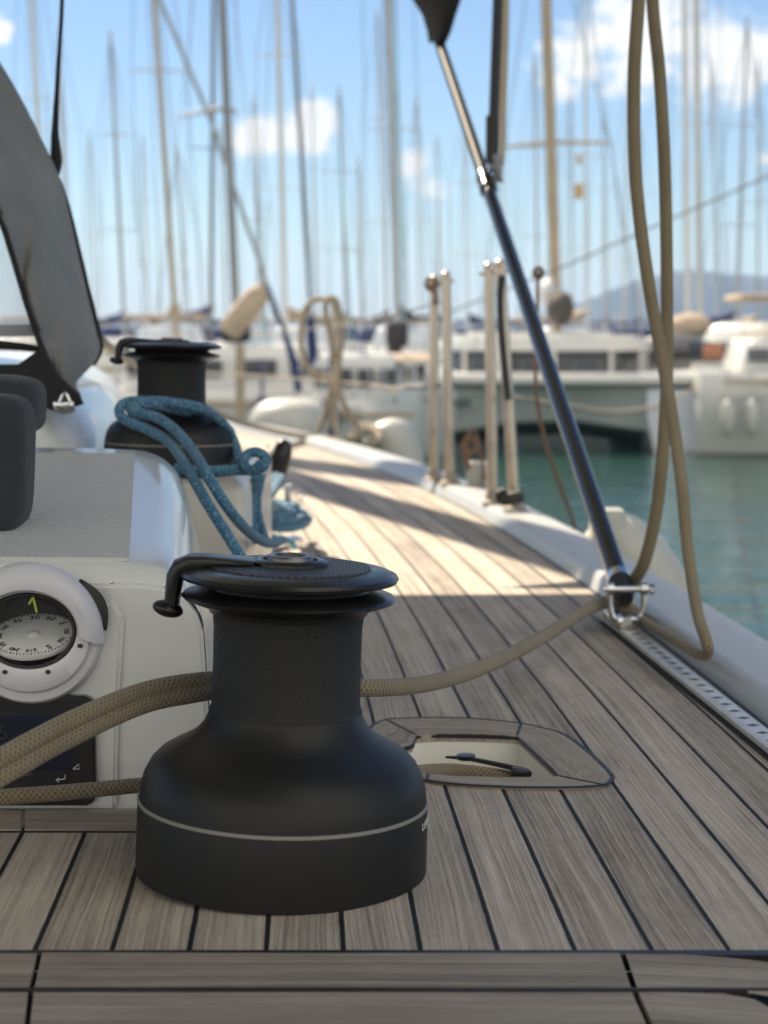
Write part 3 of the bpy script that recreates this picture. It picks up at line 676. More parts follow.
# ------------------------------------------------------------------ winches
def build_winch(loc):
    wv_ = thing('self_tailing_winch', 'large black self-tailing winch standing on the teak deck in the foreground', 'winch', loc)
    M0 = Matrix.Translation(loc)
    bm = B(); lathe(bm, [(.1025, 0), (.1045, .001), (.1048, .006), (.1042, .052), (.1038, .0535)], 128, M0, cap=False)
    lathe(bm, [(.1034, .0555), (.1025, .064), (.1003, .073), (.0955, .083), (.0895, .0895), (.081, .0948), (.072, .0995), (.064, .1052), (.0583, .1122), (.0548, .1205), (.0535, .126)], 128, M0, cap=False)
    base = obj('winch_base', bm, BLK, wv_)
    bm = B(); lathe(bm, [(.1038, .0532), (.1045, .0537), (.1045, .0556), (.1034, .0561)], 128, M0, cap=False); obj('trim_ring', bm, mat('ring_silver', (.25, .245, .22), .5, metal=.1), wv_)
    bm = B(); lathe(bm, [(.0550, .1225), (.0543, .1235), (.0533, .127), (.0528, .16), (.0530, .185), (.0540, .195), (.056, .199)], 128, M0, cap=False)
    for i in range(0): pass
    obj('drum', bm, DRUM, wv_)
    # jaws
    bm = B(); lathe(bm, [(.050, .194), (.0565, .196), (.0575, .199), (.066, .2025), (.0745, .2055), (.0762, .2075), (.0745, .2095), (.064, .2125), (.058, .214), (.057, .217), (.060, .2175), (.069, .2185), (.0765, .2205), (.0778, .223), (.0765, .2255), (.072, .2275), (.066, .229), (.0, .2298)], 128, M0, cap=False)
    obj('jaws', bm, GLS, wv_)
    bm = B(); lathe(bm, [(.058, .229), (.0575, .2305), (.030, .2315), (.026, .2312), (.0255, .229)], 96, M0 @ Matrix.Rotation(0, 4, 'Z'), cap=False); obj('grip_disc', bm, WTOP, wv_)
    bm = B(); lathe(bm, [(.0275, .229), (.0272, .2335), (.0255, .235), (.020, .2354), (.0195, .233)], 64, M0, cap=False); obj('cap_seat', bm, GLS, wv_)
    bm = B(); lathe(bm, [(.0168, .232), (.0166, .2372), (.0158, .2382), (.0118, .2384), (.0110, .2375), (.0106, .230), (0, .228)], 64, M0, cap=False); obj('socket_cap', bm, mat('steel_dark', (.16, .15, .15), .35, metal=.9), wv_)
    # feeder arm
    bm = B()
    secs = []
    path = [(-.024, -.002, .2325, .018, .0022), (-.045, -.003, .2330, .017, .0034), (-.060, -.004, .2325, .015, .0050), (-.070, -.004, .2310, .0135, .0062), (-.077, -.004, .2275, .012, .0068), (-.0805, -.004, .221, .0115, .0062), (-.0820, -.004, .208, .011, .0054), (-.0828, -.004, .197, .0105, .0052)]
    P = [Vector(p[:3]) for p in path]
    for i, p in enumerate(path):
        tn = (P[min(i + 1, len(P) - 1)] - P[max(i - 1, 0)]).normalized(); side = Vector((0, 1, 0)); nn_ = tn.cross(side).normalized()
        row = []
        for k in range(16):
            a = 2 * math.pi * k / 16; c_, s_ = math.cos(a), math.sin(a)
            row.append(P[i] + side * p[3] * (abs(c_) ** .6 * (1 if c_ > 0 else -1)) + nn_ * p[4] * (abs(s_) ** .6 * (1 if s_ > 0 else -1)) + Vector(loc))
        secs.append(row)
    loft(bm, secs, closed=True, caps=True)
    b = bmesh.new(); bmesh.ops.create_uvsphere(b, u_segments=20, v_segments=12, radius=1); merge(bm, b, M0 @ Matrix.Translation((-.0850, -.008, .1965)) @ Euler((0, R(14), 0)).to_matrix().to_4x4() @ Matrix.Diagonal((.0112, .0095, .0062, 1)))
    obj('feeder_arm', bm, GLS, wv_)
    # lettering on the base
    bm = B()
    for i, ch in enumerate('LEWMAR'):
        a = R(-16 + 3.6 * i); rad = .1045
        q = Vector(loc) + Vector((rad * math.cos(a), rad * math.sin(a), .044))
        text_bm(bm, ch, .0075, Matrix.Translation(q) @ Matrix.Rotation(a + math.pi / 2, 4, 'Z') @ Matrix.Rotation(R(90), 4, 'X'), .0003)
    obj('lettering', bm, mat('print_white', (.6, .6, .6), .5), wv_)
    return wv_
W1 = Vector((-.0765, 1.307, 0.0005))
w1 = build_winch(W1); w1.rotation_euler = (0, R(1.9), 0); w1.scale = (1.03, 1.03, .99)
W2 = Vector((-.2800, 2.36, .2125))
w2 = dup(w1, W2, 'smaller looking black winch wrapped with blue rope on the white pedestal', scale=(.84, .84, .745)); w2.rotation_euler = (0, R(1), R(10))
for o_ in (w1, w2): o_['group'] = 'sheet winches'

# ------------------------------------------------------------------ beige ropes
sh = at(630, 612, 2.385)
# double working line: from the left edge, behind the winch drum, to the shackle
bm = B()
tube(bm, [at(-160, 822, 1.08), at(-60, 790, 1.12), at(0, 758, 1.17), at(70, 721, 1.24), at(140, 692, 1.32), at(190, 682, 1.36), at(230, 680, 1.39), at(290, 684, 1.41), at(365, 688, 1.44), at(430, 683, 1.56), at(490, 664, 1.75), at(545, 636, 2.04), at(590, 608, 2.33), at(616, 601, 2.44), at(634, 612, 2.46)], [.0068, .0068, .0068, .0068, .0068, .0068, .007, .0072, .0074, .0076, .0078, .0080, .0085, .0088], 16, 10)
tube(bm, [at(-160, 842, 1.075), at(-60, 811, 1.115), at(0, 777, 1.165), at(70, 738, 1.235), at(140, 706, 1.315), at(190, 695, 1.355), at(230, 690, 1.39), at(290, 692, 1.42)], .0068, 16, 10)
o = obj('sheet_rope', bm, ROPE, label='doubled beige braided rope passing behind the near winch up to the steel shackle', cat='rope')
bm = B()
tube(bm, [at(-160, 803, 1.27), at(-60, 799, 1.30), at(0, 797, 1.33), at(70, 792, 1.37), at(145, 785, 1.42), at(220, 782, 1.44), at(300, 780, 1.45), at(380, 776, 1.51), at(415, 772, 1.60), at(450, 770, 1.655), at(490, 774, 1.66), at(512, 778, 1.655)], .0062, 16, 10)
obj('control_line', bm, ROPE, label='single beige rope running low behind the near winch into the deck pocket', cat='rope')
# hanging line: two strands crossing, loop on the deck and back to the shackle
bm = B()
tube(bm, [at(655, -260, 2.42), at(654, -120, 2.41), at(652, -10, 2.4), at(660, 80, 2.39), at(665, 180, 2.38), at(667, 300, 2.37), at(666, 400, 2.36), at(658, 500, 2.35), at(645, 560, 2.36), at(632, 585, 2.40), at(627, 606, 2.425), at(640, 618, 2.44)], [.0084] * 8 + [.0078, .007], 16, 10)
tube(bm, [at(645, -260, 2.36), at(642, -120, 2.35), at(639, -10, 2.34), at(634, 80, 2.33), at(636, 180, 2.32), at(648, 280, 2.30), at(666, 380, 2.27), at(680, 470, 2.20), at(688, 550, 2.12), at(697, 610, 2.04), at(706, 640, 1.985), at(708, 652, 1.99), at(700, 655, 2.01), at(680, 643, 2.09), at(650, 625, 2.28), at(634, 616, 2.38), at(620, 612, 2.41)], [.0086, .0086, .0086, .0084, .008, .0072, .0068, .0062, .006, .0062, .0066], 16, 10)
obj('hanging_line', bm, ROPE, label='long brown beige line hanging in two crossing strands beside the black pole', cat='rope')

# ------------------------------------------------------------------ latch in pocket
lt = thing('rope_latch', 'small black latch lever gripping the rope end inside the deck pocket', 'latch', at(490, 775, 1.66))
bm = B(); a, c = at(446, 759, 1.68), at(532, 774, 1.63)
tube(bm, [at(446, 757, 1.69), at(470, 759, 1.68), at(500, 765, 1.66), at(526, 771, 1.64)], [.002, .0035, .004, .004], 10, 4, flat=.6); obj('lever', bm, GLS, lt)
bm = B(); box(bm, at(521, 774, 1.635), (.018, .012, .010), rot=(0, .2, .2), bev=.002); obj('clasp', bm, GLS, lt)
bm = B(); lathe(bm, [(.009, -.002), (.009, .002), (0, .003)], 20, Matrix.Translation(at(466, 757, 1.685)), cap=False); obj('thumb_tab', bm, GLS, lt)

# ------------------------------------------------------------------ track, car, shackle, pole
tk = thing('genoa_track', 'silver perforated sheet track screwed along the outer teak planks', 'track', (.36, 1.7, 0))
def tx(Y): return .312 + (2.425 - Y) * .0775
yA, yB = .95, 2.44; ang = math.atan2(tx(yA) - tx(yB), yB - yA)
mid = Vector(((tx(yA) + tx(yB)) / 2, (yA + yB) / 2, 0)); LT = math.hypot(yB - yA, tx(yA) - tx(yB))
MT = Matrix.Translation(mid) @ Matrix.Rotation(ang, 4, 'Z')
bm = B(); prism(bm, [(-.007, 0), (.007, 0), (.007, .004), (.012, .005), (.012, .010), (.010, .0115), (-.010, .0115), (-.012, .010), (-.012, .005), (-.007, .004)], -LT / 2, LT / 2, MT @ MX); obj('rail', bm, ALU, tk)
k = -LT / 2 + .03
while k < LT / 2 - .02:
    bm = B(); lathe(bm, [(.0034, .0110), (.0034, .0121), (0, .0121)], 12, MT @ Matrix.Translation((0, k, 0)), cap=False)
    box_ = bmesh.new(); bmesh.ops.create_cube(box_, size=1); merge(bm, box_, MT @ Matrix.Translation((.0, k, .0116)) @ Matrix.Diagonal((.012, .0020, .0007, 1))); obj('hole', bm, RUB, tk); k += .0335
bm = B(); bb = bmesh.new(); bmesh.ops.create_cube(bb, size=1); merge(bm, bb, MT @ Matrix.Translation((.0, 0, .0015)) @ Matrix.Diagonal((.0285, LT + .004, .0034, 1))); obj('bedding', bm, RUB, tk)
sk = thing('track_car', 'steel track car with eye plate under the black pole foot', 'car', (tx(2.36), 2.36, .011))
bm = B(); cxx = tx(2.37); box(bm, (cxx, 2.375, .0165), (.032, .085, .012), rot=(0, 0, ang), bev=.003); obj('slider', bm, STEEL, sk)
bm = B(); box(bm, (cxx + .001, 2.325, .019), (.026, .006, .016), rot=(0, 0, ang), bev=.002); lathe(bm, [(.006, -.003), (.006, .003), (0, .003)], 16, Matrix.Translation((cxx + .001, 2.322, .022)) @ Matrix.Rotation(R(90), 4, 'X')); obj('eye_plate', bm, STEEL, sk)
# shackle
hk = thing('bow_shackle', 'stainless bow shackle with pin joining the black pole to the track car', 'shackle', at(628, 618, 2.37))
bm = B(); c0 = at(627, 600, 2.335)
def S_(x, z, y=0): return c0 + Vector((x * 1.12, y, z * 1.12))
tube(bm, [S_(-.0195, .020), S_(-.0200, .008), S_(-.0195, -.008), S_(-.015, -.021), S_(0, -.028), S_(.015, -.021), S_(.0195, -.008), S_(.0200, .008), S_(.0195, .020)], .0042, 12, 6); obj('bow', bm, STEEL, hk)
bm = B(); tube(bm, [S_(-.027, .013), S_(.030, .013)], .0042, 12, 0)
for x in (-.0195, .0195): lathe(bm, [(0, -.004), (.0085, -.004), (.0085, .004), (0, .004)], 16, Matrix.Translation(S_(x, .013)) @ Matrix.Rotation(R(90), 4, 'Y'))
lathe(bm, [(0, -.003), (.007, -.003), (.007, .003), (0, .003)], 6, Matrix.Translation(S_(.029, .013)) @ Matrix.Rotation(R(90), 4, 'Y'))
obj('pin', bm, STEEL, hk)
# pole
po = thing('bimini_brace', 'black and steel diagonal pole rising from the shackle to the dark canopy corner', 'pole', at(626, 606, 2.38))
pb = at(624, 594, 2.362); pt = at(437, 36, 4.58); jt = at(490, 183, 3.70)
jt = pb + (pt - pb) * ((jt - pb).length / (pt - pb).length)
CHR = mat('pole_dark_steel', (.018, .02, .024), .42, metal=0, coat=0, spec=.4)
bm = B(); d_ = (pt - pb).normalized(); tube(bm, [pb + d_ * .03, jt], .0137, 24, 0); obj('pole_tube', bm, mat('pole_gloss_steel', (.02, .018, .015), .16, coat=.08, spec=.38), po)
bm = B(); tube(bm, [jt, pt + d_ * .3], .0128, 24, 0); obj('pole_extension', bm, mat('pole_satin_black', (.012, .012, .013), .5, spec=.08), po)
bm = B(); tube(bm, [pb - d_ * .012, pb + d_ * .006, pb + d_ * .034, pb + d_ * .036], [.010, .0145, .0145, .0138], 24, 0); obj('foot_plug', bm, RUB, po)
bm = B(); tube(bm, [pb + d_ * .030, pb + d_ * .045], [.0158, .0155], 24, 0); obj('collar', bm, STEEL, po)
bm = B(); jp = at(490, 183, jt.y); 
tube(bm, [jt - d_ * .05, jt - d_ * .048, jt - d_ * .02, jt - d_ * .018], .0185, 20, 0); tube(bm, [jt - d_ * .005, jt + d_ * .03], .0175, 20, 0)
q = jt + Vector((.012, 0, .012)); tube(bm, [q + Vector((-.01, -.012, -.02)), q + Vector((.012, -.014, .0)), q + Vector((.008, -.01, .04))], .009, 12, 4); box(bm, jt + Vector((.018, -.006, .028)), (.026, .022, .022), bev=.004)
tube(bm, [jt + Vector((-.02, -.02, .0)), jt + Vector((.035, -.02, .0))], .004, 10, 0)
obj('joint_clamp', bm, mat('clamp_metal', (.16, .16, .17), .2, metal=.9), po)
up_ = thing('bimini_upright', 'black upright bimini tube rising from the pole clamp out of the picture', 'pole', jt + Vector((.012, 0, .04)))
bm = B(); u0 = jt + Vector((.013, .0, .035)); u1 = at(498, 0, jt.y); u2 = u1 + (u1 - u0) * 1.6
tube(bm, [u0, u1, u2], .0105, 20, 0); obj('upright_tube', bm, CHR, up_)
bm = B(); tube(bm, [u0 + Vector((-.001, 0, .0)), u0 + Vector((0, 0, .03)), u0 + Vector((0, 0, .095))], .0135, 16, 0); obj('upright_sleeve', bm, RUB, up_)
bm = B(); tube(bm, [at(502, 166, 4.4), at(503, 100, 4.4), at(505, 0, 4.4), at(506, -200, 4.4), at(504, -420, 4.4)], [.006, .010, .011, .011], 10, 4)
obj('hanging_strap', bm, mat('strap_tan', (.42, .34, .26), .8), label='tan strap hanging close behind the black upright tube', cat='strap')
# bimini canopy overhead: shades the near deck; its dark corner flap comes into view
ca = thing('bimini_canopy', 'bimini canopy whose pointed black corner flap hangs at the top of the pole', 'canopy', (-1, 2, 1.9))
bm = B(); rows = []
for i, Y in enumerate([-1.6, -.6, .4, 1.4, 2.4, 3.4, 4.05, 4.3]):
    rows.append([Vector((x, Y - .0 * x, 2.02 - .10 * ((Y - 1.4) / 3) ** 2 - .10 * ((x + 1.3) / 1.6) ** 2)) for x in (-2.9, -2.3, -1.7, -1.1, -.5, 0, .28)])
loft(bm, rows); bmesh.ops.recalc_face_normals(bm, faces=bm.faces); solid(bm, .006); obj('canopy_cloth', bm, mat('canopy_fill_tone', (.50, .46, .40), .9, var=(5, .08)), ca)  # unseen cloth made pale to bounce warm fill into the shade
bm = B(); rows = []
ztop = 1.86
for k in range(9):
    t_ = k / 8; 
    # left edge curves out, right edge steeper
    yl = [(431, 43), (429, 30), (424, 14), (415, 0), (395, -30), (360, -90), (300, -170), (200, -260), (60, -330)][k]
    yr = [(444, 43), (450, 30), (455, 14), (460, 0), (466, -30), (472, -90), (478, -170), (484, -260), (490, -330)][k]
    l, r_ = at(*yl, 4.56 - .02 * k), at(*yr, 4.52 - .02 * k)
    rows.append([l.lerp(r_, s) + Vector((0, -.03 * math.sin(math.pi * s) * (1 - .3 * t_), 0)) for s in (0, .2, .4, .6, .8, 1)])
loft(bm, rows); bmesh.ops.recalc_face_normals(bm, faces=bm.faces); solid(bm, .006); obj('corner_flap', bm, CANVB, ca)
# own boom with stacked sail, overhead and forward (casts the band of shade across the side deck)
bo = thing('mainsail_boom', 'main boom with stacked sail bag above the side deck', 'boom', (-1.2, 6, 2.2))
bm = B(); a, c = Vector((-.60, 4.38, 2.35)), Vector((-1.86, 8.06, 2.35)); tube(bm, [a, c], .07, 16, 0); obj('boom_spar', bm, ALU, bo)
bm = B(); tube(bm, [a + Vector((0, .1, .12)), a.lerp(c, .3) + Vector((0, 0, .17)), a.lerp(c, .7) + Vector((0, 0, .2)), c + Vector((0, 0, .22))], [.04, .07, .08, .09], 16, 4); obj('sail_bag', bm, SCK, bo)
om = thing('own_mast', 'stout aluminium mast of this yacht forward of the sprayhood', 'mast', (-1.92, 8.25, 0))
bm = B(); tube(bm, [Vector((-1.92, 8.25, .1)), Vector((-1.92, 8.25, 17))], .11, 20, 0, flat=1); obj('mast_tube', bm, ALU, om)

# ------------------------------------------------------------------ sprayhood
sp_ = thing('sprayhood', 'grey canvas sprayhood with clear side window and black piping at the left edge', 'sprayhood', at(70, 405, 2.35))
outer = [(-60, -30), (-30, 20), (0, 66), (20, 100), (40, 140), (55, 172), (64, 200), (74, 245), (84, 290), (95, 335), (98, 348), (92, 362), (80, 375)]
inner = [(-110, 40), (-60, 120), (-30, 165), (0, 220), (10, 248), (19, 278), (28, 308), (37, 335), (43, 350), (50, 365), (58, 380), (68, 395), (80, 400)]
bm = B(); rows = []
for (o_, i_), k in zip(zip(outer, inner), range(20)):
    a = at(*i_, 2.34); c = at(*o_, 2.62 - .012 * k if k < 9 else 2.50)
    wob = .022 * math.sin(k * 1.7)
    rows.append([a.lerp(c, s) + Vector((0, -.05 * math.sin(math.pi * s) + wob * math.sin(2 * math.pi * s), 0)) for s in [j / 8 for j in range(9)]])
rs = []
for i in range(len(rows) - 1):
    a, b_, c, d = rows[max(i - 1, 0)], rows[i], rows[i + 1], rows[min(i + 2, len(rows) - 1)]
    for k in range(4):
        t_ = k / 4; rs.append([.5 * ((2 * b_[j]) + (c[j] - a[j]) * t_ + (2 * a[j] - 5 * b_[j] + 4 * c[j] - d[j]) * t_ ** 2 + (3 * b_[j] - a[j] - 3 * c[j] + d[j]) * t_ ** 3) for j in range(9)])
rs.append(rows[-1]); loft(bm, rs); solid(bm, .003); obj('side_panel', bm, CANV, sp_, ang=80)
for fr_ in (1, 7):
    bm = B(); tube(bm, [r_[fr_] + Vector((0, -.0045, 0)) for r_ in rs[2:-2]], .0016, 6, 0); obj('seam', bm, mat('canvas_thread', (.10, .10, .105), .8), sp_)
# hood goes on forward: roof cloth curving to the front
bm = B(); rows = []
for k, (o_) in enumerate(outer[:11]):
    c = at(*o_, 2.62 - .012 * k if k < 9 else 2.50); rows.append([c + Vector((-.006, .004, 0)), c + Vector((-.012, .05, -.003)), c + Vector((-.022, .11, -.008))])
loft(bm, rows); solid(bm, .003); obj('hood_cloth', bm, CANV, sp_, ang=80)
bm = B(); tube(bm, [at(x_, y_, 2.6 - .012 * k) for k, (x_, y_) in enumerate([(53, 172), (58, 180), (66, 203), (76, 245), (86, 290), (97, 335), (99, 350), (93, 364)])], [.0025, .004, .005, .006, .007, .006, .004], 10, 6)
tube(bm, [at(-110, 42, 2.33), at(-60, 122, 2.33), at(-30, 167, 2.33)] + [at(x_, y_, 2.33) for (x_, y_) in inner[3:]], .004, 10, 6); obj('piping', bm, CANVB, sp_)
bm = B(); poly = [at(x_, y_, 2.36) for (x_, y_) in [(-110, 40), (-60, 120), (-30, 165), (0, 220), (10, 248), (19, 278), (28, 308), (37, 335), (43, 352), (-120, 352)]]
bm.faces.new([bm.verts.new(p) for p in poly]); solid(bm, .0015); obj('window', bm, VINYL, sp_)
bm = B(); tube(bm, [at(-120, 345, 2.35), at(0, 345, 2.35), at(42, 350, 2.35)], [.006, .006, .004], 8, 3); tube(bm, [at(-120, 333, 2.37), at(0, 331, 2.37), at(34, 330, 2.37)], .009, 10, 3, flat=.9)
poly = [(-120, 366), (20, 364), (40, 350), (46, 352), (60, 376), (80, 394), (84, 404), (60, 412), (40, 405), (30, 385), (-120, 385)]
b = bmesh.new(); b.faces.new([b.verts.new(at(x_, y_, 2.30)) for x_, y_ in poly]); bmesh.ops.triangulate(b, faces=b.faces); solid(b, .012); merge(bm, b)
obj('lower_band', bm, CANVB, sp_)
bm = B(); box(bm, at(64, 405, 2.27), (.026, .012, .010), bev=.002); tube(bm, [at(54, 408, 2.26), at(64, 412, 2.26), at(75, 408, 2.26)], .003, 8, 3); tube(bm, [at(60, 402, 2.26), at(65, 393, 2.26), at(70, 402, 2.26)], .0028, 8, 3); obj('buckle', bm, STEEL, sp_)
bm = B(); tube(bm, [at(54, 178, 2.60), at(56, 160, 2.60), at(55, 130, 2.60), at(57, 90, 2.60), at(60, 40, 2.60), at(62, 0, 2.60), at(66, -150, 2.6), at(70, -400, 2.6)], [.006, .009, .005, .0035, .003, .003, .003, .003], 8, 5)
obj('tensioning_strap', bm, CANVB, label='thin black strap rising from the sprayhood edge at upper left', cat='strap')
# cushion
cu = thing('cockpit_cushion', 'dark grey folded cockpit cushion on the coaming at the left edge', 'cushion', at(5, 528, 1.62))
def soft(bm, c, s, rot=(0, 0, 0), e=.45):
    b = bmesh.new(); bmesh.ops.create_uvsphere(b, u_segments=32, v_segments=20, radius=1)
    for v in b.verts:
        v.co = Vector([abs(q) ** e * (1 if q > 0 else -1) for q in v.co])
    merge(bm, b, Matrix.Translation(c) @ Euler(rot).to_matrix().to_4x4() @ Matrix.Diagonal((s[0], s[1], s[2], 1)))
bm = B(); soft(bm, at(-14, 462, 1.64), (.041, .04, .063), (0, R(3), 0), .4); cf_ = obj('cushion_fold', bm, CUSH, cu)
bm = B(); q = at(-14, 462, 1.64); tube(bm, [q + Vector((.039 * abs(math.cos(a_)) ** .4 * (1 if math.cos(a_) > 0 else -1), -.024, .058 * abs(math.sin(a_)) ** .4 * (1 if math.sin(a_) > 0 else -1))) for a_ in [2 * math.pi * (k_2 + .5) / 24 for k_2 in range(24)]], .0022, 6, 3, closed=True); obj('piping', bm, mat('cushion_piping', (.05, .055, .06), .8), cf_)
bm = B(); soft(bm, at(-24, 404, 1.78), (.066, .05, .030), (0, R(2), 0), .45); obj('cushion_roll', bm, CUSH, cu)

# ------------------------------------------------------------------ blue rope at far winch
bm = B(); rb = .0065
C2 = W2 + Vector((.001, 0, .104))
def ring_(rad, z, a0, a1, n=14): return [C2 + Vector((rad * math.cos(R(a0 + (a1 - a0) * k / n)), rad * math.sin(R(a0 + (a1 - a0) * k / n)), z - .004 * k / n)) for k in range(n + 1)]
tube(bm, [at(135, 404, 2.28), at(150, 401, 2.27), at(175, 403, 2.26), at(200, 408, 2.27), at(213, 415, 2.31), at(226, 428, 2.34), at(235, 444, 2.34), at(239, 462, 2.32)], rb, 12, 6)
tube(bm, [at(205, 412, 2.32), at(160, 403, 2.27), at(135, 401, 2.25), at(122, 405, 2.235), at(120, 414, 2.225), at(129, 422, 2.215), at(149, 430, 2.20), at(171, 444, 2.16), at(190, 473, 2.08), at(209, 506, 2.04), at(229, 538, 2.03), at(246, 566, 2.03), at(254, 584, 2.03)], rb, 14, 6)
tube(bm, [at(190, 412, 2.30), at(150, 404, 2.25), at(132, 407, 2.235), at(134, 412, 2.22), at(155, 417, 2.20), at(174, 429, 2.17), at(193, 451, 2.12), at(209, 478, 2.06), at(228, 508, 2.06), at(248, 531, 2.12), at(268, 543, 2.3), at(282, 540, 2.5)], rb, 14, 6)
tube(bm, [at(175, 469, 2.20), at(207, 471, 2.19), at(231, 470, 2.20), at(250, 470, 2.21), at(263, 467, 2.215), at(265, 457, 2.22), at(255, 452, 2.22), at(246, 456, 2.215), at(244, 465, 2.20), at(252, 471, 2.195), at(262, 463, 2.19)], rb, 12, 6)
tube(bm, [at(256, 476, 2.34), at(252, 495, 2.36), at(252, 520, 2.36), at(258, 543, 2.36)], rb * .9, 10, 5)
tube(bm, [at(262, 474, 2.38), at(257, 500, 2.38), at(259, 520, 2.38), at(266, 541, 2.4)], rb * .9, 10, 5)
obj('sheet_rope', bm, ROPEB, label='dark blue flecked rope wrapped round the far winch and hanging over the coaming', cat='rope')
bm = B(); random.seed(3)
tube(bm, [at(281, 478, 3.2), at(272, 492, 3.05), at(262, 504, 2.9), at(256, 515, 2.8), at(258, 532, 2.75)], .0085, 12, 5)
tube(bm, [at(276, 476, 3.22), at(264, 492, 3.1), at(254, 500, 2.9), at(250, 520, 2.7), at(255, 545, 2.6)], .008, 12, 5)
for i in range(6):
    cx = 272 + 5 * (i % 3); cy = 509 + 5 * (i // 2)
    pts = [at(cx + (20 + i * 2) * math.cos(R(a + 30 * i)) * .9, cy + (6 + i) * math.sin(R(a + 30 * i)) * .9, 3.25 - .12 * math.sin(R(a + 30 * i))) for a in range(0, 360, 40)]
    pts = [Vector((p.x, p.y, max(p.z, .008 + .006 * i))) for p in pts]
    tube(bm, pts, .0068, 10, 5, closed=(i % 2 == 0))
tube(bm, [at(250, 540, 2.7), at(256, 500, 2.75), at(262, 520, 2.75), at(254, 555, 2.7)], .008, 10, 5)
tube(bm, [at(262, 500, 2.9), at(280, 509, 3.2), at(300, 514, 3.4), at(304, 517, 3.42)], .008, 10, 5)
obj('rope_coil', bm, ROPEB, label='tangled coil of blue rope heaped on the sunlit deck under the block', cat='rope')
bm = B(); tube(bm, [at(258, 545, 3.1), at(268, 537, 3.15), at(282, 538, 3.15), at(292, 543, 3.1), at(294, 547, 3.08)], .0055, 10, 5)
obj('rope_end', bm, ROPEC, label='bright cyan rope end curling on deck just behind the near winch', cat='rope')
# block
bk = thing('turning_block', 'upright black turning block with blue rope on the side deck', 'block', at(290, 515, 3.6))
bm = B(); ax = (at(288, 484, 3.3) - at(270, 441, 3.3)); cB = at(279, 463, 3.3)
b = bmesh.new(); bmesh.ops.create_uvsphere(b, u_segments=24, v_segments=14, radius=1)
for v in b.verts: v.co = Vector([abs(q) ** .75 * (1 if q > 0 else -1) for q in v.co])
merge(bm, b, Matrix.Translation(cB) @ Euler((0, R(17), 0)).to_matrix().to_4x4() @ Matrix.Diagonal((.019, .02, .045, 1))); obj('cheek', bm, GLS, bk)
bm = B(); 
for px_, py_ in ((268, 446), (272, 452)): lathe(bm, [(0, .002), (.003, .001), (.003, -.002)], 12, Matrix.Translation(at(px_, py_, 3.28)) @ Matrix.Rotation(R(90), 4, 'X'), cap=False)
obj('rivet', bm, STEEL, bk)
bm = B(); pts = []
for k in range(60):
    t_ = k / 59; a = k * .9; q = at(288, 485 + 18 * t_, 3.35); pts.append(q + Vector((.006 * math.cos(a), .006 * math.sin(a), 0)))
tube(bm, pts, .0015, 6, 0); obj('spring', bm, STEEL, bk)
bm = B(); q = at(292, 508, 3.42); tube(bm, [q + Vector((.012 * math.cos(R(a)), 0, .012 * math.sin(R(a)))) for a in range(0, 360, 45)], .003, 8, 4, closed=True)
obj('eye_ring', bm, STEEL, bk); bm = B(); lathe(bm, [(.022, 0), (.022, .004), (.012, .008), (.0, .009)], 24, Matrix.Translation((q.x, q.y, .0)), cap=False); obj('pad_eye', bm, STEEL, bk)
for k in range(5):
    bm = B(); q2 = at(297 + 3 * math.sin(k), 492 + 4.6 * k, 3.40); tube(bm, [q2 + Vector((.006 * math.cos(R(a)), .002 * math.sin(R(a * 2)), .005 * math.sin(R(a)))) for a in range(0, 360, 60)], .0013, 6, 3, closed=True); obj('chain_link', bm, STEEL, bk)

# ------------------------------------------------------------------ stanchions (gate posts)
def gpost(top, bot, Y, label, extra=None):
    b0 = at(*bot, Y); b0.z = .029; t0 = at(*top, Y)
    s_ = thing('gate_stanchion', label, 'stanchion', b0, 'gate stanchions on the gunwale')
    bm = B(); d = (t0 - b0); tube(bm, [b0 + d * .0, b0 + d * .5, b0 + d], .0118, 16, 0); 
    bm2 = B(); lathe(bm2, [(.026, 0), (.026, .004), (.017, .010), (.0145, .03), (.0125, .032)], 24, Matrix.Translation(b0), cap=False)
    obj('post', bm, STEELW, s_); obj('base_plate', bm2, mat('plate_steel', (.30, .27, .23), .7), s_)
    bm = B(); b = bmesh.new(); bmesh.ops.create_uvsphere(b, u_segments=14, v_segments=8, radius=.0126); merge(bm, b, Matrix.Translation(t0)); tube(bm, [t0 + Vector((-.02, 0, -.012)), t0 + Vector((.02, 0, -.012))], .004, 8, 0)
    obj('cap', bm, STEELW, s_)
    return s_
g1 = gpost((434, 280), (434, 482), 4.45, 'outermost left steel gate post with a knotted cord at its top')
g2 = gpost((446, 276), (450, 485), 4.35, 'steel gate post second from left, right of the knotted post')
g3 = gpost((489, 268), (493, 503), 3.85, 'steel gate post third from left, left of the post with the black clamp')
g4 = gpost((500, 265), (515, 511), 3.72, 'rightmost steel gate post carrying the black clamp at its foot')
bm = B(); q = at(512, 498, 3.68); box(bm, q, (.05, .03, .026), rot=(0, R(-12), 0), bev=.008); tube(bm, [q + Vector((-.022, 0, -.008)), q + Vector((-.028, 0, .008)), q + Vector((-.012, 0, .014))], .008, 10, 3); obj('foot_clamp', bm, RUB, g4)
bm = B(); tube(bm, [at(502, 275, 3.68), at(500, 300, 3.68), at(502, 340, 3.67), at(508, 400, 3.67)], .0075, 10, 4); obj('black_cable', bm, RUB, g4)
bm = B(); q = at(431, 284, 4.4); tube(bm, [q + Vector((.012 * math.cos(R(a)), -.01, .014 * math.sin(R(a)))) for a in range(0, 360, 60)], .005, 8, 4, closed=True); tube(bm, [q, q + Vector((.01, -.012, -.03)), q + Vector((.006, -.012, -.05))], .005, 8, 4); obj('cord_knot', bm, ROPER, g1)
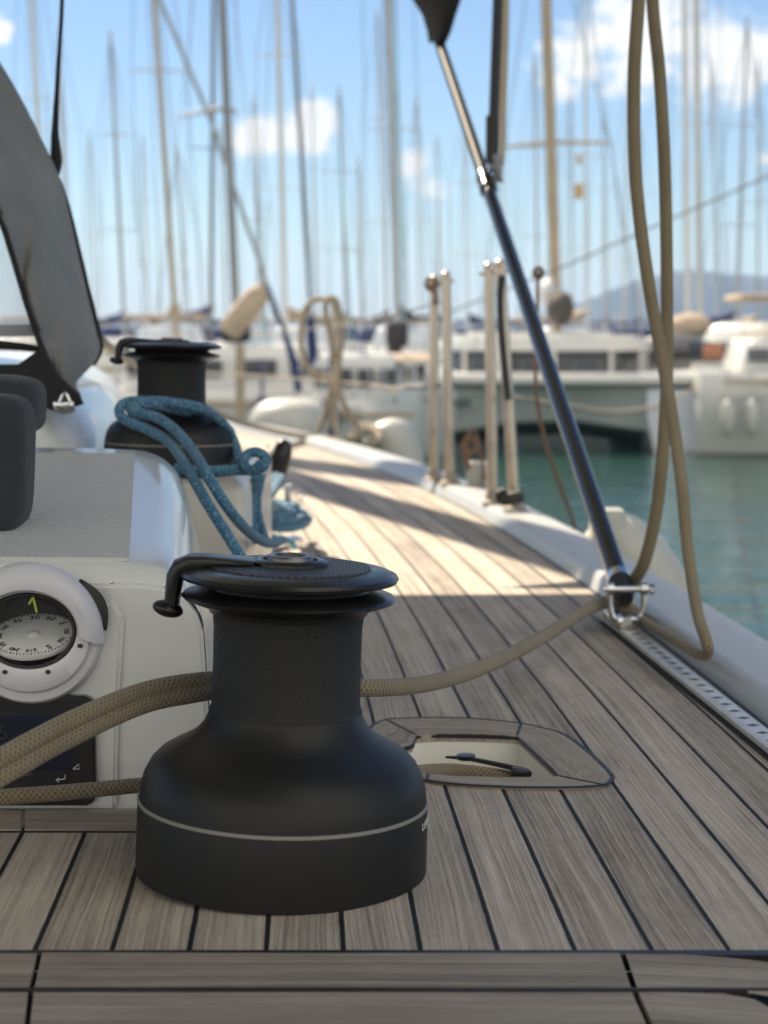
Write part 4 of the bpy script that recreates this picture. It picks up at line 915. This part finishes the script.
# lifeline wires forward, and the brown cord
bm = B(); tube(bm, [at(446, 300, 4.35), at(380, 318, 5.4), at(300, 330, 7.4), at(250, 335, 9)], .0022, 6, 4); tube(bm, [at(446, 385, 4.35), at(400, 388, 5.2), at(340, 382, 7.0), at(200, 372, 9.5)], .004, 6, 4); obj('lifeline', bm, ROPEL, label='pair of lifelines running forward from the gate posts past the coiled rope', cat='lifeline')
bm = B(); tube(bm, [at(512, 398, 3.72), at(530, 400, 4.6), at(560, 405, 7), at(620, 412, 13), at(664, 404, 22), at(694, 389, 35.4)], [.005, .006, .012, .022, .03], 8, 5); obj('mooring_line', bm, ROPEL, label='pale mooring line stretching from the right gate post towards the catamaran', cat='rope')
bm = B(); tube(bm, [at(538, 272, 3.9), at(537, 330, 3.9), at(536, 390, 3.92), at(545, 440, 3.95), at(560, 485, 3.98), at(575, 528, 4.0), at(580, 560, 4.02)], .0042, 8, 5); q = at(538, 273, 3.9); tube(bm, [q + Vector((.009 * math.cos(R(a)), -.005, .011 * math.sin(R(a)))) for a in range(0, 360, 60)], .0045, 8, 4, closed=True); obj('brown_cord', bm, ROPER, label='thin brown cord hanging outboard from a knotted loop right of the gate posts', cat='cord')
bm = B(); tube(bm, [at(470, 430, 4.3), at(466, 448, 4.3), at(468, 470, 4.3)], .007, 8, 4); tube(bm, [at(474, 428, 4.3), at(480, 450, 4.3), at(484, 480, 4.3)], .004, 8, 4)
q = at(470, 445, 4.3); tube(bm, [q + Vector((.016 * math.cos(R(a)), -.005, .018 * math.sin(R(a)))) for a in range(0, 360, 60)], .007, 8, 4, closed=True); obj('fender_lashing', bm, ROPER, label='brown knotted lashing above the small pale fender block by the gate', cat='cord')

# fenders
def fender(label, c, rx, rz, neck=None, rot=0):
    s_ = thing('fender', label, 'fender', c - Vector((0, 0, rz)), 'pale fenders along the hull')
    bm = B(); lathe(bm, [(rx * abs(math.cos(a_)) ** .7, rz * (abs(math.sin(a_)) ** .8) * (1 if a_ > 0 else -1)) for a_ in [math.pi * (k_2 / 28 - .5) for k_2 in range(29)]], 40, Matrix.Translation(c) @ Matrix.Rotation(rot, 4, 'Y'), cap=False); obj('fender_body', bm, FEND, s_)
    if neck:
        bm = B(); box(bm, Vector(neck[:3]), neck[3], bev=.008); obj('fender_neck', bm, FEND, s_)
    return s_
nk = at(607, 530, 3.3)
fender('large pale grey fender with square neck hanging outboard behind the black pole', at(640, 566, 3.28) + Vector((.0, .05, -.02)), .078, .12, (nk.x, nk.y, nk.z - .02, (.062, .05, .12)), R(-38))
q = at(480, 482, 4.35); s_ = thing('fender', 'small square pale fender block under the brown lashing', 'fender', q - Vector((0, 0, .05)), 'pale fenders along the hull'); bm = B(); box(bm, q, (.062, .05, .10), bev=.008); obj('fender_body', bm, FEND, s_); bm = B(); tube(bm, [q + Vector((.008, -.027, .02)), q + Vector((.008, -.03, 0)), q + Vector((.004, -.027, -.02))], .004, 8, 3); obj('fender_eye', bm, STEELW, s_)
fender('broad white rounded fender forward beyond the coiled rope', at(288, 432, 9.0), .20, .17)
fender('white ball fender right of the rope coil on the gunwale', at(394, 454, 6.6), .10, .13, None, R(-20))

# coiled rope hung on the rail forward
bm = B()
def loopc(cx, cy, rx, ry, Y, n=10, ph=0): return [at(cx + rx * math.cos(R(360 * k / n + ph)), cy + ry * math.sin(R(360 * k / n + ph)), Y + .03 * math.sin(R(2 * 360 * k / n))) for k in range(n)]
tube(bm, [at(328, 300, 6.6), at(314, 300, 6.6), at(304, 312, 6.6), at(301, 335, 6.6), at(303, 355, 6.6), at(310, 370, 6.6), at(324, 377, 6.6), at(336, 374, 6.6)], .0105, 10, 6)
tube(bm, [at(336, 376, 6.55), at(331, 340, 6.55), at(325, 308, 6.55), at(330, 298, 6.55), at(338, 305, 6.55), at(340, 340, 6.55), at(336, 380, 6.55), at(333, 410, 6.55), at(328, 430, 6.55)], .0105, 10, 6)
tube(bm, [at(331, 300, 6.5), at(338, 312, 6.5), at(341, 340, 6.5), at(338, 378, 6.5), at(342, 400, 6.5), at(356, 424, 6.5), at(368, 436, 6.5)], .0105, 10, 6)
tube(bm, [at(334, 378, 6.58), at(326, 410, 6.58), at(318, 432, 6.58)], .0105, 10, 6)
tube(bm, [at(331, 378, 6.6), at(340, 384, 6.55), at(337, 378, 6.5)], .012, 10, 6)
obj('rope_hank', bm, ROPEL, label='tall beige rope hank hung in open loops on the forward rail', cat='rope')
bm = B()
tube(bm, [at(100, 340, 2.9), at(125, 358, 3.6), at(160, 380, 4.6), at(205, 408, 5.4), at(240, 422, 5.8), at(290, 434, 6.2), at(340, 440, 6.45), at(362, 440, 6.5)], [.008, .009, .011, .011, .011], 10, 6)
for i in range(4): tube(bm, loopc(366 + i, 436 + i, 14 - i, 11 - i, 6.5 - .03 * i, 10, 20 * i), .0105, 10, 4, closed=True)
tube(bm, [at(310, 438, 6.3), at(296, 444, 6.2), at(284, 447, 6.1)], .009, 8, 4)
obj('deck_line', bm, ROPEL, label='beige line running along the foredeck edge into a small coil', cat='rope')
# hank rail / pulpit post behind
bm = B(); tube(bm, [at(333, 298, 6.62), at(336, 440, 6.62)], .009, 10, 0); obj('pulpit_rail', bm, STEELW, label='slim steel pulpit post carrying the beige rope hank', cat='rail')

# ------------------------------------------------------------------ boats across the water
def hull_bm(bm, Ln, W, Hh, z0=WZ, bow_rake=.12, stern=.75):
    """bow towards -Y"""
    secs = []
    for t_ in (0, .03, .08, .16, .28, .45, .65, .85, 1):
        y = -Ln / 2 + Ln * t_; wd = W / 2 * (math.sin(min(t_ / .55, 1) * math.pi / 2) ** .75 if t_ < .55 else 1 - (1 - stern) * ((t_ - .55) / .45) ** 2)
        wd = max(wd, .04); sh = Hh * (1 + .18 * (1 - t_) ** 2)
        y2 = y + (bow_rake * Ln * .35) * (1 - t_) ** 6
        secs.append([Vector((-wd * .96, y, z0 + sh)), Vector((-wd, y, z0 + sh * .93)), Vector((-wd * .95, y, z0 + sh * .5)), Vector((-wd * .72, y2, z0 + .02)), Vector((-wd * .2, y2, z0 - .3)), Vector((wd * .2, y2, z0 - .3)), Vector((wd * .72, y2, z0 + .02)), Vector((wd * .95, y, z0 + sh * .5)), Vector((wd, y, z0 + sh * .93)), Vector((wd * .96, y, z0 + sh))])
    loft(bm, secs, closed=True, caps=True)
def rigging(root, base, h, r, m, sp_z=(), spw=1.2, stays=True, lean=(0, 0), boat_len=10):
    bm = B(); top = base + Vector((lean[0] * h, 0, h)); tube(bm, [base, base.lerp(top, .7), top], [r, r, r * .7], 12, 0); mast = obj('mast', bm, m, root, local=False)
    bm = B()
    for s in sp_z:
        bm = B(); c = base.lerp(top, s); tube(bm, [c + Vector((-spw, 0, -.03)), c, c + Vector((spw, 0, -.03))], [.018, .028, .018], 8, 0)
        obj('spreader', bm, m, root)
    if stays:
        bm = B()
        c = base.lerp(top, .62)
        for s in (-1, 1):
            tube(bm, [top + Vector((0, 0, -.2)), base.lerp(top, sp_z[-1] if sp_z else .6) + Vector((s * spw, 0, 0)), base + Vector((s * spw * 1.2, .2, -.9))], .012, 4, 0)
        tube(bm, [top + Vector((0, 0, -.3)), base + Vector((.1, -boat_len * .42, -.7))], .016, 4, 0); tube(bm, [top + Vector((0, 0, -.1)), base + Vector((0, boat_len * .5, -.8))], .012, 4, 0)
        obj('stays', bm, WIRE, root)
    return mast
def make_yacht(label, x, Y, h=14, ln=10.5, w_=3.4, fb=1.25, mm=None, rotz=0, cover=None, r=.09, lean=-.03, sp=(.38, .68), group='sailing yachts across the harbour', hullm=None):
    base = Vector((x, Y, WZ)); s_ = thing('sailing_yacht', label, 'sailboat', base, group)
    bm = B(); hull_bm(bm, ln, w_, fb); bmesh.ops.translate(bm, verts=bm.verts, vec=(x, Y, 0)); obj('hull', bm, hullm or WHT, s_)
    bm = B(); box(bm, (x, Y + .2, WZ + fb + .22), (w_ * .55, ln * .42, .5), bev=.12, taper=(.86, .9)); obj('cabin', bm, WHT, s_)
    bm = B(); box(bm, (x, Y + .2, WZ + fb + .30), (w_ * .555, ln * .34, .16), bev=.03); obj('cabin_window', bm, DGL, s_)
    bm = B(); box(bm, (x, Y + ln * .18, WZ + fb + .95), (w_ * .62, 1.4, .62), bev=.15, taper=(.8, .7)); obj('sprayhood', bm, SCB if (cover is SCB) else WHB, s_)
    bm = B(); box(bm, (x, Y + ln * .38, WZ + fb + 1.55), (w_ * .7, 2.2, .14), bev=.05)
    for sx_ in (-1, 1): tube(bm, [Vector((x + sx_ * w_ * .32, Y + ln * .3, WZ + fb)), Vector((x + sx_ * w_ * .32, Y + ln * .3, WZ + fb + 1.5))], .03, 6, 0)
    obj('bimini', bm, cover or SCV, s_)
    mb = Vector((x, Y - ln * .05, WZ + fb + .4)); rigging(s_, mb, h, r, mm or MGRY, sp, .75, True, (lean, 0), ln)
    bm = B(); bz = mb + Vector((lean * 1, 0, 1.0)); tube(bm, [bz, bz + Vector((.15, ln * .36, .1))], .06, 10, 0); obj('boom', bm, MPAL, s_)
    bm = B(); tube(bm, [bz + Vector((0, 0, .45)), bz + Vector((.05, ln * .1, .26)), bz + Vector((.1, ln * .25, .2)), bz + Vector((.15, ln * .36, .16))], [.12, .19, .17, .1], 12, 4); obj('sail_cover', bm, cover or SCV, s_)
    if rotz: s_.rotation_euler.z = rotz
    return s_
# (px at horizon, distance, mast height, radius, material, label words, cover, lean)
FAR = [
 (48, 62, 17, .10, MPAL, 'sailing yacht moored behind the sprayhood with a pale tall mast', SCV, -.035, .3),
 (72, 80, 14, .08, MPAL, 'distant yacht whose thin mast shows just right of the black strap', SCB, -.02, .1),
 (122, 74, 12.6, .10, MGRY, 'yacht with a short grey mast ending halfway up the sky, left of the far winch', SCB, -.035, .4),
 (176, 52, 16, .095, MTAN, 'yacht with tan mast rising above the far winch', SCV, -.055, .2),
 (190, 88, 9.5, .07, MPAL, 'distant yacht with low faint mast right of the tan mast', SCB, -.03, -.3),
 (204, 58, 17, .085, MDRK, 'yacht with dark mast leaning right, beside the far winch', SCB, .02, .5),
 (262, 84, 11.5, .06, MPAL, 'distant yacht with faint mast standing below the small cloud', SCV, -.03, .1),
 (290, 60, 14.2, .11, MPAL, 'yacht with pale mast crossing the small white cloud', SCV, -.02, -.2),
 (345, 78, 11, .075, MGRY, 'yacht with grey mast between the rope hank and the tall pair of masts', SCB, -.03, .2),
 (362, 110, 11, .09, MPAL, 'very distant yacht with faint mast right of the rope hank', SCV, -.02, .0),
 (386, 72, 13.2, .06, MPAL, 'yacht with thin pale mast just left of the tall blue grey mast', SCB, -.03, .1),
 (400, 56, 18, .13, MGRY, 'yacht with tall blue grey mast above the gate posts', SCK, -.03, -.1),
 (418, 92, 12.5, .07, MPAL, 'distant yacht with faint mast crossing the twin clouds', SCV, -.02, .2),
 (470, 84, 11, .065, MPAL, 'distant yacht with faint mast between the two pairs of gate posts', SCB, -.02, -.2),
 (536, 82, 13, .075, MGRY, 'yacht with slim mast ending left of the tall tan mast', SCB, -.02, .1),
 (582, 66, 14, .07, MPAL, 'yacht with pale mast carrying an orange flag right of the tan mast', SCV, -.02, .3),
 (605, 96, 12, .07, MPAL, 'distant yacht with faint mast beside the hanging line', SCB, -.02, -.1),
 (730, 70, 12.5, .085, MGRY, 'yacht with grey mast leaning right near the right edge', SCB, .02, .2),
 (755, 90, 14, .07, MGRY, 'rightmost distant yacht with thin dark mast', SCV, -.02, .1),
 (150, 105, 12, .07, MPAL, 'very distant yacht with faint mast left of the tan mast', SCV, -.02, .0),
 (440, 115, 13, .08, MPAL, 'very distant yacht with faint mast above the first gate posts', SCV, -.02, .0),
 (98, 112, 13, .08, MPAL, 'very distant yacht with pale mast between the black strap and the short grey mast', SCV, -.02, .0),
 (226, 118, 14, .08, MPAL, 'very distant yacht with pale mast just left of the slate mast', SCB, -.02, .1),
 (318, 108, 15, .08, MPAL, 'very distant yacht with pale mast rising right of the small cloud', SCV, -.02, .0),
 (505, 98, 14, .07, MPAL, 'very distant yacht with pale mast behind the second pair of gate posts', SCB, -.03, .1),
 (572, 120, 16, .08, MGRY, 'very distant yacht with grey mast close beside the tall tan mast', SCB, -.02, .0),
 (622, 112, 17, .08, MPAL, 'very distant yacht with pale mast left of the hanging line, at the mountain foot', SCV, .01, .0),
 (715, 104, 16, .08, MPAL, 'very distant yacht with pale mast left of the right leaning mast', SCV, -.03, .0),
 (640, 100, 12, .07, MPAL, 'distant yacht in front of the blue mountain with a faint mast', SCB, -.02, .0),
]
for i, (px, Y, h, r, mm, lb, cv, lean, rz) in enumerate(FAR):
    q = at(px, 330, Y); s_ = make_yacht(lb, q.x, Y, h=h, r=r * .85, mm=mm, cover=cv, lean=lean, rotz=0, ln=10.5, sp=((.38, .68) if i % 3 else (.5,)))
    s_.rotation_euler.z = rz
# small flag on the pale mast
q = at(579, 160, 65.5)
fl = thing('flag_hoist', 'small orange flags hoisted beside the pale mast right of the tan mast', 'flag', q)
for dz_, sz_ in ((0, .32), (-1.1, .55)):
    bm = B(); box(bm, q + Vector((0, 0, dz_)), (sz_ * .6, .03, sz_), bev=.01); obj('flag', bm, mat('flag_orange', (.5, .33, .16), .8), fl)

def awning(bm, c, w_, d, h=.12): box(bm, c, (w_, d, h), bev=.05, taper=(.8, .8))
# left: cabin cruiser yacht seen across the foredeck
def cruiser(label, px0, px1, Y, roof_y, deck_y, mastinfo=None, cover=None, lean=-.035, roofm=None, group='moored yachts in the nearest row', name='sailing_yacht', hm=None):
    a = at(px0, 330, Y).x; c = at(px1, 330, Y).x; x = (a + c) / 2; W_ = abs(c - a)
    zr = at(px0, roof_y, Y).z; zd = at(px0, deck_y, Y).z
    s_ = thing(name, label, 'sailboat', Vector((x, Y, WZ)), group)
    bm = B(); b = bmesh.new(); hull_bm(b, W_, 3.6, zd - WZ); merge(bm, b, Matrix.Translation((x, Y + 1, 0)) @ Matrix.Rotation(R(90), 4, 'Z')); obj('hull', bm, hm or WHT, s_)
    bm = B(); box(bm, (x, Y + .9, (zr + zd) / 2 - .02), (W_ * .66, 2.4, zr - zd), bev=.14, seg=3, taper=(.86, .9)); obj('cabin', bm, WHT, s_)
    bm = B(); nwin = 4
    for k in range(nwin): box(bm, (x - W_ * .24 + W_ * .48 * k / (nwin - 1), Y - .285, zd + (zr - zd) * .50), (W_ * .12, .08, (zr - zd) * .36), bev=.02)
    obj('window', bm, DGL, s_)
    bm = B(); box(bm, (x, Y - .82, zd - .16), (W_ * .84, .05, .07)); obj('rub_rail', bm, mat('rail_tan', (.32, .25, .18), .6), s_)
    bm = B()
    for k in range(9):
        xx = x - W_ * .42 + W_ * .84 * k / 8; tube(bm, [Vector((xx, Y - .6, zd)), Vector((xx, Y - .6, zd + .55))], .014, 6, 0)
    for zz in (.3, .55): tube(bm, [Vector((x - W_ * .42, Y - .6, zd + zz)), Vector((x + W_ * .42, Y - .6, zd + zz))], .01, 6, 0)
    obj('guard_rail', bm, STEEL, s_)
    return s_, x, W_, zr, zd
s1, x1, W1_, zr1, zd1 = cruiser('white yacht with dark cabin windows moored left, its sail bag half hoisted', 60, 400, 30, 343, 392)
mb = at(238, 345, 31); 
bm = B(); tube(bm, [mb + Vector((0, 0, -.3)), at(222, 0, 31), at(214, -170, 31)], [.075, .075, .07], 14, 0); obj('mast', bm, MDRK if False else mat('mast_slate', (.22, .23, .25), .4), s1)
bm = B(); tube(bm, [at(176, 117, 31), at(212, 110, 31), at(224, 108, 31), at(238, 112, 31)], [.02, .04, .05, .03], 8, 0); obj('spreader', bm, MGRY, s1)
bm = B(); tube(bm, [at(228, 334, 30), at(240, 318, 30), at(256, 298, 30), at(268, 288, 30)], [.17, .22, .2, .13], 14, 5); obj('sail_bag', bm, SCV, s1)
bm = B(); box(bm, at(236, 330, 30.3), (.5, .5, .42), bev=.08); obj('boom_end', bm, SCK, s1)
bm = B(); tube(bm, [at(120, -104, 27), at(160, 0, 27), at(210, 118, 27), at(262, 268, 27), at(276, 320, 27)], .034, 8, 0); obj('forestay', bm, MGRY, s1)
s2, x2, W2_, zr2, zd2 = cruiser('low white yacht with navy forestay sleeves moored behind the rope hank', 285, 425, 27, 352, 402)
bm = B(); tube(bm, [at(268, 285, 26), at(280, 320, 26), at(293, 360, 26), at(299, 392, 26)], [.02, .03, .06, .05], 10, 3); obj('forestay_sleeve', bm, SCB, s2)
bm = B(); tube(bm, [at(310, 318, 27), at(312, 345, 27), at(314, 374, 27)], [.06, .085, .08], 10, 3); obj('furled_sail', bm, SCB, s2)
bm = B(); tube(bm, [at(285, -80, 27), at(292, 0, 27), at(304, 200, 27), at(311, 320, 27)], .032, 8, 0); obj('mast', bm, MDRK, s2)
bm = B(); tube(bm, [at(240, 345, 26.4), at(240, 420, 26.4)], .07, 10, 0); obj('deck_post', bm, MTAN, s2)
# middle: dark binnacle and teal straps behind hank
s3, x3, W3_, zr3, zd3 = cruiser('white yacht with a brown awning partly hidden behind the left gate posts', 330, 450, 34, 352, 390)
bm = B(); awning(bm, at(395, 357, 32), 1.6, 2); obj('awning', bm, SCV, s3)
bm = B(); box(bm, at(397, 334, 33), (.42, .4, .5), bev=.12); box(bm, at(395, 352, 33), (.25, .3, .5), bev=.05); obj('wheel_cover', bm, SCK, s3)
bm = B(); tube(bm, [at(405, 345, 33), at(398, 150, 33), at(395, 0, 33)], .022, 6, 0); tube(bm, [at(262, 345, 33), at(268, 200, 33)], .016, 6, 0); tube(bm, [at(352, 345, 33), at(340, 150, 33)], .016, 6, 0); obj('halyard', bm, TEAL, s3)

s5, x5, W5_, zr5, zd5 = cruiser('long white yacht filling the right edge of the water behind the hanging line', 698, 930, 35, 338, 372)
s6, x6, W6_, zr6, zd6 = cruiser('white yacht half hidden behind the coachroof left of the far winch', -60, 190, 40, 338, 362)
for sN, px_, Y_ in ((s1, 262, 29.0), (s1, 352, 29.0), (s2, 330, 26.0), (s5, 728, 34.0), (s5, 752, 34.0)):
    bm = B(); q = at(px_, 418, Y_); b = bmesh.new(); bmesh.ops.create_uvsphere(b, u_segments=12, v_segments=8, radius=1); merge(bm, b, Matrix.Translation(q) @ Matrix.Diagonal((.14, .14, .36, 1))); tube(bm, [q + Vector((0, 0, .3)), q + Vector((0, .1, .95))], .02, 6, 0)
    obj('side_fender', bm, SCB if px_ % 4 else FEND, sN)
bm = B(); box(bm, at(745, 398, 34.1), (.9, .03, .05)); box(bm, at(745, 402, 34.1), (.6, .03, .04)); obj('hull_stripe', bm, mat('stripe_grey', (.25, .27, .3), .5), s5)
# catamaran
def pxx(px, Y): return (px - 384) / F * Y
YC = 36.0
ct = thing('catamaran', 'large white sailing catamaran with wide black windows moored across the water', 'catamaran', Vector((pxx(560, YC), YC, WZ)), 'moored yachts in the nearest row')
zdk = at(0, 384, YC).z
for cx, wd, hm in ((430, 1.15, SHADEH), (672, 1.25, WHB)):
    bm = B(); b = bmesh.new(); hull_bm(b, 11, wd, zdk - WZ - .1, bow_rake=.02, stern=.9); merge(bm, b, Matrix.Translation((pxx(cx, YC), YC + 5.1, 0)) @ Matrix.Rotation(math.pi, 4, 'Z')); obj('hull', bm, hm, ct)
bm = B(); zt = at(0, 386, YC).z; zb = at(0, 433, YC).z
b = bmesh.new(); secs = []
for px_ in (440, 470, 520, 580, 640, 668):
    x_ = pxx(px_, YC); e = abs(px_ - 553) / 113; yf = YC - .2 + .5 * (1 - e)
    secs.append([Vector((x_, yf, zt)), Vector((x_, yf - .05, zt - .15)), Vector((x_, yf + .25, zb + .3 - .3 * e)), Vector((x_, yf + 1.4, zb - .05 - .3 * e)), Vector((x_, yf + 8, zb - .2)), Vector((x_, yf + 8, zt))])
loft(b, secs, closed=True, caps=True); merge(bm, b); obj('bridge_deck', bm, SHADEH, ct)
bm = B(); box(bm, (pxx(556, YC), YC + 3.6, at(0, 379, YC).z), (pxx(708, YC) - pxx(412, YC), 8.2, .22), bev=.08, seg=3); obj('deck_edge', bm, WHT, ct)
zr = at(0, 333, YC).z; zw0 = at(0, 376, YC).z; zw1 = at(0, 351, YC).z
bm = B(); b = bmesh.new(); P = []
for k in range(17):
    a = math.pi * k / 16; P.append((pxx(556, YC) - 2.12 * math.cos(a) * (1), YC + 3.2 - 2.6 * math.sin(a) ** .6))
P += [(pxx(556, YC) + 2.12, YC + 6.5), (pxx(556, YC) - 2.12, YC + 6.5)]
prism(b, [(x_ - 0, y_) for x_, y_ in P], zw0 - .1, zw1 + .03); merge(bm, b); obj('window_band', bm, DGL, ct)
bm = B()
cxm = pxx(553, YC)
for sc_, z0_, z1_ in ((1.06, zw1, zw1 + .10), (1.03, zw1 + .10, zw1 + .2), (.93, zw1 + .2, zr - .05), (.7, zr - .05, zr + .02)):
    prism(bm, [(cxm + (x_ - cxm) * sc_, YC + 3.2 + (y_ - YC - 3.2) * sc_) for x_, y_ in P], z0_, z1_)
obj('coachroof', bm, WHT, ct, ang=60)
bm = B()
for k in (1, 3, 5.2, 8, 11, 13.5, 15):
    a = math.pi * k / 16; xx = pxx(556, YC) - 2.14 * math.cos(a); yy_ = YC + 3.2 - 2.64 * math.sin(a) ** .6
    bm = B(); box(bm, (xx, yy_, (zw0 + zw1) / 2), (.09 if k != 5.2 else .22, .09, zw1 - zw0 + .05)); obj('window_pillar', bm, WHT, ct)
bm = B()
for px_ in (452, 460, 468): box(bm, at(px_, 401, YC - .1), (.09, .8, .12), bev=.02)
obj('registration', bm, mat('reg_dark', (.12, .13, .15), .5), ct)
mb = at(557, 338, YC + 2); bm = B(); tube(bm, [mb, at(550, 120, YC + 2), at(546, 0, YC + 2), at(540, -180, YC + 2)], [.12, .12, .115, .1], 16, 0); obj('mast', bm, MTAN, ct)
bm = B(); tube(bm, [at(505, 147, YC + 2), at(551, 142, YC + 2), at(612, 143, YC + 2)], [.03, .05, .03], 8, 0); obj('spreader', bm, MTAN, ct)
bm = B(); b = bmesh.new(); bmesh.ops.create_uvsphere(b, u_segments=20, v_segments=14, radius=1); merge(bm, b, Matrix.Translation(at(560, 308, YC + 1.5)) @ Matrix.Diagonal((.30, .5, .36, 1))); obj('sail_bag', bm, mat('bag_dark', (.07, .06, .055), .8), ct)
bm = B(); b = bmesh.new(); bmesh.ops.create_uvsphere(b, u_segments=20, v_segments=14, radius=1); merge(bm, b, Matrix.Translation(at(548, 292, YC + 1.8)) @ Matrix.Diagonal((.18, .3, .28, 1))); obj('radar_dome', bm, MPAL, ct)
bm = B()
for xa, xb in ((418, 600), (600, 700)):
    for yy_ in (362, 370): tube(bm, [at(xa, yy_, YC - .3), at(xb, yy_, YC - .3)], .008, 5, 0)
for px_ in range(418, 704, 26): tube(bm, [at(px_, 362, YC - .3), at(px_, 382, YC - .3)], .012, 5, 0)
tube(bm, [at(505, 145, YC + 2), at(470, 380, YC)], .012, 5, 0); tube(bm, [at(610, 143, YC + 2), at(650, 380, YC)], .012, 5, 0); tube(bm, [at(542, -120, YC + 2), at(505, 147, YC + 2)], .012, 5, 0); tube(bm, [at(542, -120, YC + 2), at(610, 143, YC + 2)], .012, 5, 0)
obj('guard_wires', bm, WIRE, ct)
# dinghy and clutter by the right hull
dg = thing('dinghy', 'dark grey dinghy slung between the catamaran and the right hand yacht', 'dinghy', at(665, 372, 41), 'moored yachts in the nearest row')
bm = B(); tube(bm, [at(640, 352, 41), at(668, 345, 40.5), at(700, 350, 41), at(706, 362, 41.5), at(690, 370, 41), at(650, 368, 41), at(640, 352, 41)], .26, 12, 5); obj('tube', bm, mat('dinghy_grey', (.16, .16, .17), .6), dg)
bm = B(); box(bm, at(676, 362, 41), (.7, .6, .5), bev=.08); obj('engine', bm, mat('engine_grey', (.3, .29, .27), .5), dg)
# right hand yachts
s4 = make_yacht('white yacht right of the catamaran with tall pale mast and beige sail cover', pxx(697, 60), 60, h=20, r=.12, mm=MPAL, cover=SCV, lean=-.03, ln=9, w_=2.3, fb=1.1, group='moored yachts in the nearest row')
bm = B(); tube(bm, [at(684, -60, 45), at(686, 150, 45), at(688, 318, 45)], .075, 8, 0); obj('furled_genoa', bm, MPAL, s4)
bm = B(); b = bmesh.new(); bmesh.ops.create_uvsphere(b, u_segments=16, v_segments=10, radius=1); merge(bm, b, Matrix.Translation(at(690, 326, 44)) @ Matrix.Diagonal((.55, .5, .32, 1))); obj('sail_bundle', bm, SCV, s4)
mo = thing('motor_yacht', 'white motor yacht with beige bimini at the right edge of the water', 'motorboat', at(770, 440, 34), 'moored yachts in the nearest row')
bm = B(); b = bmesh.new(); hull_bm(b, 8, 3.2, 1.7); merge(bm, b, Matrix.Translation((pxx(850, 46), 46, 0)) @ Matrix.Rotation(R(-20), 4, 'Z')); obj('hull', bm, WHT, mo)
bm = B(); box(bm, (pxx(812, 36), 38.2, at(0, 350, 36).z), (2.6, 4.4, 1.1), rot=(0, 0, R(-38)), bev=.2, seg=3, taper=(.8, .75)); obj('cabin', bm, WHT, mo)
bm = B(); box(bm, (pxx(812, 36), 38.2, at(0, 352, 36).z), (2.50, 4.25, .42), rot=(0, 0, R(-38)), bev=.05); obj('window', bm, DGL, mo)
bm = B(); box(bm, at(775, 298, 36), (1.7, 1.8, .14), bev=.05); obj('bimini', bm, SCV, mo)
bm = B()
for px_ in (742, 765, 790): tube(bm, [at(px_, 298, 36), at(px_ + 2, 345, 36.4)], .018, 6, 0)
obj('bimini_frame', bm, STEEL, mo)
bm = B(); box(bm, at(713, 352, 33.5), (.35, .2, .3), bev=.05); obj('life_ring_bag', bm, mat('bag_red', (.5, .2, .12), .6), mo)

# long stay wire of a neighbouring boat
bm = B(); tube(bm, [at(1500, -145, 12), at(768, 176, 14), at(560, 268, 15), at(430, 320, 16)], .008, 6, 0); obj('stay_wire', bm, MAT_SHROUD, label='long slanting stay wire crossing behind the hanging line', cat='wire')
